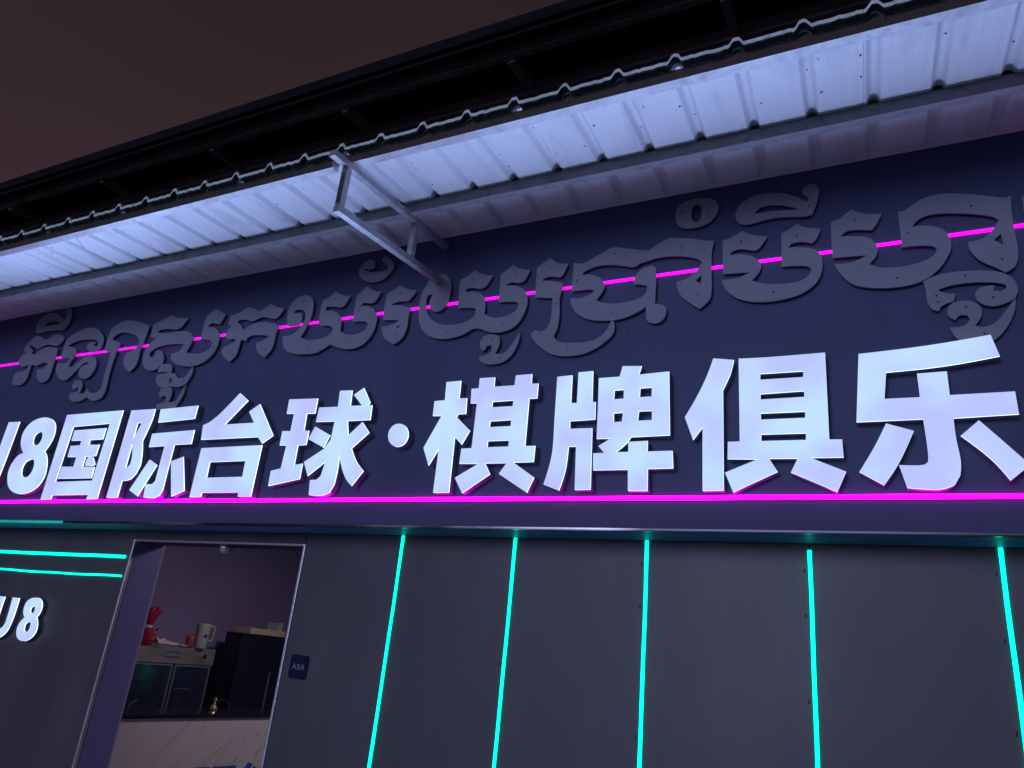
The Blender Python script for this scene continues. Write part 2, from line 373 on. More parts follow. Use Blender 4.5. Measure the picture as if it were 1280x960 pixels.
for k in range(-56, 12):
    cx = .035 + k * PER + SK * -.5
    if fil is None:
        fil = MB().prism([(-.033, 0, -.002), (.033, 0, -.002), (.013, 0, .030), (-.013, 0, .030)], (0, .03, .0026)).build('rib_shade_plug', M['joint'], aw); q = fil  # dark plugs added to keep the rib hollows in shade
    else: q = fil.copy(); COL.objects.link(q)
    q.parent = aw; q.matrix_parent_inverse = parent_inv(aw); q.location = (cx, -.500, zs(-.5) + .001)
    if k % 7 not in (1, 4):
        q = q.copy(); COL.objects.link(q); q.location = (.035 + k * PER + SK * -1.1, -1.108, zs(-1.108) + .001)
def slopebox(mb, x0, x1, y0, y1, zb):
    n = len(mb.v)
    for x in (x0, x1):
        mb.v += [(x, y0, zb), (x, y1, zb), (x, y1, zs(y1) - .0015), (x, y0, zs(y0) - .0015)]
    for f in ((0, 1, 2, 3), (7, 6, 5, 4), (0, 4, 5, 1), (1, 5, 6, 2), (2, 6, 7, 3), (3, 7, 4, 0)): mb.f.append([n + i for i in f])
    return mb
def paint_lit_underside(o, m2):   # lighter underside carries the letters' glow in its colour; street side is painted
    me = o.data; me.materials.append(m2)
    for p in me.polygons:
        if p.normal.z < -.5: p.material_index = 1
paint_lit_underside(slopebox(MB(), XL, XR, -1.118, -1.066, 4.288).build('front_beam', M['brown'], aw), M['galv'])
paint_lit_underside(slopebox(MB(), XL, XR, -.508, -.462, 4.328).build('purlin', M['beam'], aw), M['galv'])
# lips of the two channels
MB().box(XL, XR, -1.066, -1.061, 4.2895, 4.306).build('beam_lip', M['galv'], aw)
MB().box(XL, XR, -.462, -.458, 4.3295, 4.342).build('beam_lip', M['galv'], aw)
scr = None
for k in range(-22, 5):
    for yy in ((-.83, -.66, -.95, -.74) if k % 2 else (-.70, -.90, -.40)):
        if random.random() < .25: continue
        y = yy + random.uniform(-.05, .05); on = random.random() < .5
        xq = .035 + k * PER + (random.uniform(-.007, .007) if on else random.choice((.055, -.05, .06)) + random.uniform(-.006, .006)) + SK * y
        hh = .0355 if on else .0005
        r = random.uniform(.0025, .0048)
        if scr is None:
            scr = MB().lathe((0, 0, 0), [(.004, -.004), (.0042, 0), (.002, .004)], 8).build('screw', M['screw'], aw)
            s = scr
        else:
            s = scr.copy(); COL.objects.link(s)
        s.location = (xq, y, zs(y) + hh - .001); s.parent = aw; s.matrix_parent_inverse = parent_inv(aw); s.scale = (r / .004,) * 3
hang = MB(); hang.tube([(.12, -1.119, 4.352), (.121, -1.122, 4.335), (.1195, -1.122, 4.316)], .0014, 6); hang.tube([(.152, -1.119, 4.35), (.151, -1.123, 4.335), (.1525, -1.122, 4.328)], .0014, 6)
hang.build('dangling_wire', M['chrome'], aw)
MB().tube([(-5.36, -1.06, 4.30), (-5.33, -1.05, 4.26), (-5.25, -1.03, 4.19)], .0016, 6).build('dangling_wire', M['joint'], aw)

# bracket of square tube
bx0, bx1 = -2.757, -2.712; S = .045
br = empty('awning_bracket', (-2.735, 0, 4.05), 'grey square-tube steel bracket holding the awning out from the wall', 'bracket')
def bar(y0, z0, y1, z1, name, h=S, m='galv', x0=bx0, x1=bx1):
    a = MB(); a.prism([(x0, y0, z0), (x1, y0, z0), (x1, y0, z0 + h), (x0, y0, z0 + h)], (0, y1 - y0, z1 - z0)); return a.build(name, M[m], br, bevel=.003)
bar(-1.146, 3.932, -.005, 4.052, 'lower_bar')
bar(-1.265, 4.232, -.005, 4.345, 'upper_bar', h=.04)
a = MB(); a.box(bx0 + .002, bx1 - .002, -1.144, -1.102, 3.983, 4.239); a.build('front_post', M['galv'], br, bevel=.003)
a = MB(); a.box(bx0 + .002, bx1 - .002, -.42, -.378, 4.058, 4.312); a.build('rear_post', M['galv'], br, bevel=.003)
MB().box(bx0 + .008, bx1 - .008, -1.1475, -1.1441, 3.99, 4.20).build('post_end_cap', M['brown'], br)
MB().box(bx0 - .02, bx1 + .02, -.0045, -.0005, 4.01, 4.14).build('wall_plate', M['beam'], br, bevel=.001)
MB().tube([(bx0 - .02, -1.19, 4.245), (bx0 - .05, -1.15, 4.262), (bx0 - .09, -1.10, 4.283)], .016, 8).build('cleat', M['galv'], br)

# ------------------------------------------------------------------ neon strips
def strip(name, label, p0, p1, w, dpt, m, group, wobble=0, frame=False):
    """flexible light strip: rounded front, lying on the wall from p0 to p1 (in the wall plane)"""
    p0 = Vector(p0); p1 = Vector(p1); L = (p1 - p0).length; t = (p1 - p0) / L; sd = Vector((0, -1, 0)).cross(t)
    e = empty(name, tuple(p0), label, 'neon strip', group)
    n = max(2, int(L / .12)); mb = MB(); sec = [(-.5, 0), (-.5, .55), (-.36, .86), (-.12, 1), (.12, 1), (.36, .86), (.5, .55), (.5, 0)]
    ph = random.uniform(0, 6)
    for i in range(n + 1):
        c = p0 + t * (L * i / n) + sd * (wobble * math.sin(i * .37 + ph) + wobble * .6 * math.sin(i * 1.13 + ph))
        for a, b in sec: mb.v.append(tuple(c + sd * (a * w) + Vector((0, -1, 0)) * (b * dpt + .0005)))
    k = len(sec)
    for i in range(n):
        for j in range(k): q = (j + 1) % k; mb.f.append([i * k + j, i * k + q, (i + 1) * k + q, (i + 1) * k + j])
    mb.f.append(list(range(k))[::-1]); mb.f.append([n * k + j for j in range(k)])
    mb.build('glowing_tube', M[m], e, smooth=False)
    ch = MB(); c0 = p0 - sd * (w * .62)
    for sgn in (-1, 1):
        a = p0 + sd * sgn * (w * .5 + .001); b = a + sd * sgn * .0075
        ch.prism([tuple(a), tuple(b), tuple(b + Vector((0, -.001, 0))), tuple(a + Vector((0, -dpt * .35, 0)))], tuple(t * L))
    ch.build('halo_edge', M['halo_m' if m.startswith('mag') else 'halo_t'], e)  # added glowing edges imitate the bloom beside the tube
    return e
strip('neon_strip', 'long level magenta light strip running just below the big lit characters', (-10.6, 0, 2.5235), (XR, 0, 2.5235), .0215, .016, 'magenta', 'magenta neon strips', .0006)
strip('neon_strip', 'upper magenta light strip crossing behind the grey Khmer letters', (-10.6, 0, 3.912), (XR, 0, 3.879), .018, .010, 'magenta2', 'magenta neon strips', .0006)
VL = ['upright teal light strip nearest the doorway', 'second upright teal light strip from the doorway', 'upright teal light strip in the middle of the lower wall', 'upright teal light strip whose top stops short of the fascia, second from right', 'upright teal light strip at the far right edge']
for k, xj in enumerate(jx):
    strip('neon_strip', VL[k], (xj, LW + .002, .03), (xj, LW + .002, ZS - (.035 if k == 3 else .003)), .0195, .014, 'teal', 'upright teal neon strips', .0016)
strip('neon_strip', 'upper of two level teal light strips left of the doorway', (-11, LW, 2.127), (-5.655, LW, 2.131), .024, .014, 'teal', 'level teal neon strips', .0012)
strip('neon_strip', 'lower of two level teal light strips left of the doorway', (-11, LW, 1.967), (-5.640, LW, 1.975), .015, .014, 'teal', 'level teal neon strips', .003)
strip('neon_strip', 'short unseen teal light strip, added far inside the room to reflect in the fridge', (.498, 8.1, .6), (.498, 8.1, 1.4), .05, .02, 'teal', 'upright teal neon strips')  # unseen strip, added for the teal reflection in the fridge
strip('neon_strip', 'dim teal light strip tucked under the fascia edge at far left', (-11, -.0065, ZS - .002), (-6.13, -.0065, ZS - .001), .016, .008, 'teal_dim', 'level teal neon strips', .0004)
# little black clips beside the upright strips
clip = None
for xj in jx:
    for zz in (.9, 1.25, 1.6, 1.95, 2.2):
        if random.random() < .3: continue
        if clip is None:
            clip = MB().box(-.003, .003, -.004, 0, -.010, .010).build('cable_clip', M['joint'], shop, bevel=.001, bs=1); c = clip
        else: c = clip.copy(); COL.objects.link(c)
        c.parent = shop; c.matrix_parent_inverse = parent_inv(shop); c.location = (xj - .028, LW - .0004, zz + random.uniform(-.08, .08))

# ------------------------------------------------------------------ lit channel characters
CHARS = [
('U', 'leftmost big lit letter U, cut off by the photo edge', [[[[-7290.5, 3260.5],[-7121.1, 3256.0],[-7145.6, 2765.2],[-7168.7, 2682.0],[-7235.6, 2613.5],[-7375.0, 2575.2],[-7567.8, 2589.7],[-7703.5, 2656.8],[-7769.3, 2746.6],[-7777.5, 2836.6],[-7771.5, 3274.1],[-7591.4, 3269.4],[-7593.1, 2798.7],[-7571.1, 2731.9],[-7503.3, 2681.5],[-7413.2, 2669.3],[-7334.5, 2689.8],[-7305.9, 2748.9],[-7301.5, 2803.2]]]]),
('8', 'big lit digit 8 left of the boxed 国', [[[[-6729.4, 3274.8],[-6652.8, 3256.3],[-6586.9, 3217.8],[-6551.8, 3167.2],[-6539.0, 3102.0],[-6548.5, 3049.0],[-6571.3, 2996.7],[-6600.7, 2957.4],[-6558.0, 2922.2],[-6519.3, 2868.6],[-6495.3, 2805.6],[-6485.9, 2733.2],[-6505.7, 2677.3],[-6547.0, 2631.9],[-6612.0, 2600.0],[-6693.3, 2582.3],[-6783.8, 2580.0],[-6870.5, 2599.4],[-6942.5, 2636.6],[-6992.9, 2689.9],[-7025.4, 2754.2],[-7031.7, 2818.6],[-7012.6, 2871.9],[-6972.1, 2924.7],[-6901.1, 2952.6],[-6946.5, 2988.9],[-6983.0, 3033.9],[-7006.3, 3089.8],[-7007.8, 3150.7],[-6981.6, 3199.5],[-6934.5, 3241.6],[-6861.9, 3267.8],[-6798.0, 3276.5]],[[-6754.2, 3142.2],[-6715.6, 3126.2],[-6700.2, 3093.0],[-6700.8, 3055.2],[-6719.1, 3025.8],[-6756.3, 3016.5],[-6793.1, 3028.7],[-6816.4, 3060.0],[-6821.2, 3098.3],[-6798.7, 3130.0]],[[-6756.7, 2889.2],[-6709.6, 2879.3],[-6687.7, 2847.0],[-6679.3, 2799.6],[-6692.4, 2758.0],[-6722.1, 2729.4],[-6770.6, 2726.1],[-6809.3, 2741.5],[-6833.4, 2776.8],[-6840.6, 2824.5],[-6820.7, 2866.5]]]]),
('guo', 'big lit white character 国, a box with a jade sign inside', [[[[-6443.4, 3282.7],[-5701.3, 3281.2],[-5702.0, 2531.1],[-5834.8, 2528.9],[-5824.6, 2567.3],[-6296.5, 2564.0],[-6302.6, 2529.3],[-6435.0, 2528.0]],[[-6302.9, 3167.7],[-5821.8, 3172.4],[-5831.3, 2681.6],[-6310.8, 2677.3]]],[[[-6266.9, 3132.0],[-5855.2, 3132.9],[-5857.1, 3035.9],[-6019.9, 3035.6],[-6015.8, 2993.3],[-5878.1, 2989.0],[-5882.4, 2892.5],[-6013.5, 2889.5],[-6010.7, 2801.9],[-5854.6, 2798.0],[-5853.1, 2703.5],[-6288.9, 2706.2],[-6285.4, 2810.7],[-6129.8, 2804.8],[-6129.1, 2891.1],[-6250.8, 2894.8],[-6255.3, 2992.2],[-6130.6, 2992.6],[-6131.3, 3037.1],[-6267.5, 3040.6]]],[[[-5965.8, 2891.1],[-5911.8, 2881.3],[-5858.6, 2820.0],[-5897.4, 2807.0],[-5980.3, 2811.1],[-5987.0, 2858.5]]]]),
('ji', 'big lit white character 际, between 国 and 台', [[[[-5592.9, 3273.4],[-5304.2, 3268.9],[-5308.0, 3165.4],[-5351.4, 2999.1],[-5312.2, 2889.0],[-5296.7, 2798.4],[-5318.1, 2731.8],[-5360.0, 2688.1],[-5411.7, 2675.6],[-5460.7, 2675.3],[-5460.7, 2540.0],[-5592.3, 2538.6]],[[-5471.5, 3157.6],[-5418.1, 3157.2],[-5470.1, 3015.6]],[[-5465.7, 2980.5],[-5443.8, 2939.3],[-5421.8, 2869.8],[-5416.3, 2812.8],[-5433.6, 2787.2],[-5463.3, 2783.4]]],[[[-5236.2, 3261.2],[-4813.5, 3267.2],[-4815.5, 3159.3],[-5224.0, 3149.3]]],[[[-5257.2, 3056.1],[-4782.4, 3064.5],[-4781.1, 2953.7],[-4966.0, 2953.2],[-4963.8, 2659.7],[-4962.3, 2595.4],[-4984.1, 2553.0],[-5037.2, 2532.1],[-5155.8, 2538.1],[-5170.2, 2641.1],[-5095.6, 2642.2],[-5071.0, 2666.8],[-5072.8, 2948.3],[-5254.3, 2946.1]]],[[[-5203.9, 2838.4],[-5102.8, 2793.4],[-5230.3, 2547.2],[-5341.8, 2597.3]]],[[[-4951.7, 2819.0],[-4830.2, 2851.5],[-4725.1, 2587.7],[-4849.8, 2544.7]]]]),
('tai', 'big lit white character 台, with a square mouth below', [[[[-4387.7, 3339.1],[-4284.5, 3274.1],[-4469.2, 3093.0],[-4170.7, 3091.6],[-4245.7, 3182.0],[-4154.0, 3236.0],[-3954.7, 2983.3],[-4046.2, 2928.0],[-4099.8, 2979.2],[-4682.7, 2982.7],[-4700.3, 3099.4],[-4640.2, 3118.5],[-4550.8, 3180.2]]],[[[-4654.8, 2914.0],[-4040.9, 2914.4],[-4040.5, 2539.2],[-4166.4, 2540.1],[-4164.9, 2570.0],[-4534.3, 2570.3],[-4538.0, 2539.5],[-4652.1, 2538.2]],[[-4529.9, 2801.8],[-4168.5, 2802.1],[-4163.2, 2682.5],[-4525.4, 2682.0]]]]),
('qiu', 'big lit white character 球, left of the round dot', [[[[-3871.9, 3254.3],[-3603.9, 3243.5],[-3603.5, 3132.2],[-3678.2, 3134.1],[-3672.8, 3006.7],[-3626.5, 3004.5],[-3627.0, 2901.2],[-3700.5, 2900.5],[-3697.3, 2757.0],[-3625.1, 2766.7],[-3623.3, 2657.5],[-3896.8, 2612.2],[-3900.1, 2720.9],[-3813.4, 2735.4],[-3806.4, 2904.5],[-3870.8, 2907.0],[-3873.5, 3012.5],[-3796.3, 3008.9],[-3797.6, 3141.1],[-3867.7, 3145.2]]],[[[-3414.1, 3287.6],[-3306.2, 3283.3],[-3298.0, 3167.6],[-3197.3, 3164.7],[-3284.5, 3248.0],[-3207.6, 3294.0],[-3132.2, 3181.7],[-3149.1, 3164.0],[-3111.8, 3161.6],[-3106.8, 3056.7],[-3299.5, 3059.0],[-3269.3, 2952.8],[-3169.1, 3042.7],[-3097.8, 2965.7],[-3222.0, 2861.7],[-3166.4, 2773.4],[-3091.4, 2701.8],[-3165.9, 2602.7],[-3223.8, 2652.8],[-3275.3, 2731.6],[-3316.4, 2823.0],[-3307.2, 2721.1],[-3313.3, 2615.6],[-3341.7, 2560.9],[-3403.3, 2541.6],[-3513.5, 2545.7],[-3527.3, 2646.8],[-3471.3, 2649.2],[-3441.9, 2673.5],[-3422.8, 2776.1],[-3556.5, 2677.9],[-3613.1, 2776.8],[-3459.3, 2864.6],[-3413.7, 2930.1],[-3410.2, 3062.6],[-3577.5, 3067.9],[-3573.6, 3172.9],[-3405.8, 3168.4]]],[[[-3576.0, 3031.9],[-3428.3, 2962.2],[-3466.1, 2875.2],[-3615.3, 2942.1]]]]),
('dot', 'round lit dot between 球 and 棋', [[[[-2777.7, 2913.4],[-2785.7, 2891.3],[-2800.5, 2873.7],[-2820.7, 2862.2],[-2844.5, 2857.9],[-2869.4, 2861.2],[-2893.2, 2872.0],[-2913.5, 2889.1],[-2928.2, 2911.1],[-2935.9, 2935.7],[-2935.8, 2960.4],[-2927.8, 2983.0],[-2912.6, 3000.9],[-2891.9, 3012.5],[-2867.8, 3016.6],[-2842.5, 3012.8],[-2818.8, 3001.6],[-2798.8, 2984.1],[-2784.5, 2962.1],[-2777.3, 2937.7]]]]),
('qi', 'lit white character 棋 with a ladder-like right half, right of the round dot', [[[[-2539.4, 3284.2],[-2430.6, 3284.4],[-2428.1, 3162.7],[-2370.6, 3161.6],[-2364.4, 3056.6],[-2421.4, 3057.1],[-2428.9, 3036.7],[-2320.2, 2942.3],[-2366.9, 2854.2],[-2423.3, 2905.3],[-2414.3, 2553.1],[-2526.2, 2552.3],[-2528.9, 2833.5],[-2588.5, 2726.6],[-2644.6, 2842.4],[-2541.6, 3052.6],[-2608.5, 3056.4],[-2611.5, 3156.6],[-2533.2, 3158.2]]],[[[-2292.8, 3290.8],[-2184.4, 3288.6],[-2182.8, 3224.4],[-2038.9, 3222.8],[-2036.2, 3288.7],[-1926.4, 3288.9],[-1925.0, 3225.2],[-1877.1, 3222.4],[-1877.6, 3127.7],[-1929.7, 3128.6],[-1927.7, 2828.4],[-1860.9, 2826.8],[-1862.5, 2729.4],[-1994.9, 2729.6],[-1849.8, 2635.7],[-1888.0, 2545.8],[-2083.5, 2661.6],[-2037.0, 2727.3],[-2186.1, 2729.5],[-2143.7, 2661.0],[-2320.8, 2547.9],[-2384.2, 2642.8],[-2229.9, 2728.1],[-2364.7, 2731.7],[-2363.1, 2827.5],[-2290.8, 2828.5],[-2291.4, 3123.0],[-2337.9, 3126.0],[-2343.6, 3222.2],[-2291.2, 3223.1]],[[-2180.8, 3125.1],[-2036.0, 3124.7],[-2036.7, 3086.0],[-2183.2, 3087.8]],[[-2183.0, 2997.1],[-2036.7, 2998.3],[-2037.0, 2957.6],[-2183.2, 2958.6]],[[-2184.0, 2869.6],[-2038.7, 2869.0],[-2037.1, 2829.0],[-2184.0, 2830.0]]]]),
('pai', 'lit white character 牌 with four small square holes, left of 俱', [[[[-1754.4, 3256.0],[-1658.1, 3258.1],[-1653.8, 3081.4],[-1615.1, 3078.9],[-1618.4, 3272.9],[-1527.0, 3274.1],[-1520.6, 3078.0],[-1499.7, 3078.3],[-1495.6, 2971.6],[-1651.5, 2969.6],[-1647.9, 2921.7],[-1510.4, 2919.3],[-1497.4, 2560.9],[-1591.1, 2560.3],[-1601.1, 2812.9],[-1648.5, 2814.7],[-1652.0, 2713.7],[-1663.6, 2639.1],[-1687.4, 2557.3],[-1785.7, 2593.9],[-1757.6, 2708.1],[-1745.8, 2809.7],[-1749.8, 2983.7],[-1751.6, 3090.5]]],[[[-1487.8, 3225.0],[-1360.4, 3224.2],[-1344.7, 3288.5],[-1231.7, 3279.1],[-1246.4, 3227.0],[-1071.7, 3231.9],[-1058.4, 2856.7],[-1277.9, 2855.7],[-1299.3, 2822.1],[-1360.1, 2771.0],[-1288.7, 2770.2],[-1289.7, 2828.3],[-1180.7, 2829.6],[-1180.1, 2768.9],[-1041.6, 2768.1],[-1035.5, 2671.4],[-1175.1, 2670.8],[-1172.3, 2550.4],[-1280.4, 2551.5],[-1285.8, 2669.4],[-1488.5, 2670.8],[-1494.0, 2768.9],[-1429.0, 2769.2],[-1465.2, 2810.3],[-1396.0, 2852.5],[-1478.9, 2854.4],[-1482.9, 3072.8]],[[-1387.8, 3142.1],[-1330.9, 3142.2],[-1329.9, 3086.8],[-1389.2, 3086.6]],[[-1234.7, 3143.7],[-1166.5, 3143.7],[-1167.1, 3088.4],[-1236.7, 3089.0]],[[-1385.5, 3002.1],[-1330.1, 3003.1],[-1334.1, 2948.4],[-1382.7, 2948.4]],[[-1237.5, 3006.0],[-1161.8, 3004.0],[-1160.8, 2949.1],[-1241.8, 2949.3]]]]),
('ju', 'big lit white character 俱, left of 乐', [[[[-825.9, 3288.1],[-715.6, 3268.2],[-737.0, 3182.1],[-774.7, 3098.0],[-771.1, 2548.7],[-878.2, 2548.1],[-881.2, 2893.1],[-931.0, 2824.5],[-977.4, 2954.8],[-910.3, 3075.8],[-859.7, 3187.7]]],[[[-690.5, 3273.3],[-543.1, 3267.5],[-258.0, 3266.6],[-259.4, 2799.0],[-201.5, 2796.5],[-199.1, 2705.7],[-348.4, 2707.9],[-192.3, 2634.4],[-236.6, 2536.2],[-443.0, 2635.8],[-408.9, 2706.4],[-545.2, 2709.7],[-505.0, 2641.2],[-723.7, 2538.4],[-764.6, 2641.0],[-600.8, 2708.0],[-750.8, 2714.1],[-748.9, 2806.5],[-688.6, 2805.8]],[[-581.1, 3176.2],[-366.2, 3172.9],[-367.4, 3139.5],[-581.7, 3141.9]],[[-581.5, 3061.5],[-366.4, 3063.4],[-366.0, 3030.5],[-582.0, 3030.5]],[[-582.5, 2954.3],[-365.1, 2951.7],[-366.4, 2917.9],[-581.6, 2919.5]],[[-581.4, 2839.7],[-365.6, 2836.6],[-367.0, 2801.0],[-582.0, 2804.0]]]]),
('le', 'largest lit white character 乐, at the right edge', [[[[-101.7, 3243.0],[202.1, 3257.7],[469.9, 3285.9],[494.6, 3173.5],[266.0, 3143.8],[15.1, 3132.8],[-1.3, 2994.3],[151.9, 2992.8],[149.2, 3114.9],[274.4, 3115.9],[275.5, 2994.7],[533.6, 2994.4],[536.1, 2884.6],[279.6, 2879.7],[281.5, 2773.4],[289.2, 2673.3],[281.5, 2608.0],[254.8, 2563.9],[218.9, 2548.2],[169.9, 2543.0],[64.4, 2552.4],[38.6, 2660.8],[115.8, 2657.2],[144.6, 2660.6],[158.5, 2672.8],[162.4, 2727.3],[155.9, 2882.2],[-132.0, 2882.7]]],[[[-3.1, 2868.7],[111.2, 2826.2],[37.2, 2671.9],[-32.8, 2566.2],[-133.5, 2631.6],[-61.5, 2752.6]]],[[[379.0, 2864.0],[457.7, 2766.0],[548.7, 2650.0],[469.7, 2580.6],[408.1, 2678.0],[300.8, 2793.6]]]]),
('bu', 'lit white character 部 beyond the right edge, after 乐', [[[[900, 3290],[975, 3290],[968, 3232],[1120, 3232],[1120, 3165],[1085, 3165],[1062, 3050],[1125, 3050],[1125, 2980],[725, 2980],[725, 3050],[785, 3050],[765, 3165],[728, 3165],[728, 3232],[900, 3232]],[[838, 3165],[860, 3050],[985, 3050],[1008, 3165]]],[[[765, 2925],[1088, 2925],[1088, 2570],[1012, 2570],[1012, 2605],[842, 2605],[842, 2565],[765, 2565]],[[842, 2850],[842, 2675],[1012, 2675],[1012, 2850]]],[[[1165, 3250],[1440, 3250],[1440, 3170],[1385, 2985],[1430, 2900],[1450, 2800],[1435, 2705],[1380, 2660],[1290, 2655],[1270, 2735],[1340, 2740],[1365, 2790],[1350, 2870],[1305, 2960],[1355, 3170],[1245, 3170],[1245, 2560],[1165, 2560]]]]),
]
SMALL = [
('U', 'small lit letter U on the lower wall at the left edge', [[[[-7127.2, 1740.6],[-7022.5, 1739.1],[-7026.3, 1581.3],[-7017.5, 1531.8],[-7000.8, 1494.2],[-6966.8, 1477.2],[-6939.7, 1480.7],[-6913.5, 1502.8],[-6898.8, 1545.0],[-6910.4, 1739.2],[-6813.9, 1738.5],[-6812.6, 1605.4],[-6822.2, 1528.0],[-6838.9, 1472.3],[-6867.2, 1437.7],[-6909.2, 1410.3],[-6969.7, 1397.7],[-7034.9, 1409.3],[-7078.4, 1450.3],[-7099.9, 1504.2],[-7108.7, 1587.5]]]]),
('8', 'small lit digit 8 on the lower wall left of the doorway', [[[[-6586.6, 1753.0],[-6543.4, 1749.8],[-6505.6, 1735.3],[-6479.9, 1706.7],[-6469.7, 1669.3],[-6477.3, 1631.1],[-6500.7, 1597.3],[-6473.0, 1566.9],[-6454.1, 1525.4],[-6454.5, 1483.0],[-6479.4, 1444.2],[-6519.8, 1417.4],[-6576.0, 1402.7],[-6633.3, 1406.4],[-6683.0, 1429.4],[-6709.1, 1465.1],[-6715.5, 1502.5],[-6700.3, 1546.8],[-6656.9, 1587.6],[-6684.5, 1607.7],[-6703.5, 1639.4],[-6708.2, 1683.1],[-6690.4, 1720.0],[-6647.1, 1744.4]],[[-6586.2, 1681.7],[-6559.7, 1675.0],[-6553.1, 1653.6],[-6559.8, 1631.5],[-6578.6, 1623.4],[-6604.2, 1631.6],[-6614.1, 1655.5],[-6605.9, 1675.1]],[[-6579.6, 1555.7],[-6555.9, 1550.8],[-6547.5, 1524.5],[-6550.5, 1492.2],[-6570.2, 1477.5],[-6597.6, 1477.2],[-6617.2, 1493.0],[-6623.2, 1524.8],[-6607.5, 1547.4]]]]),
]
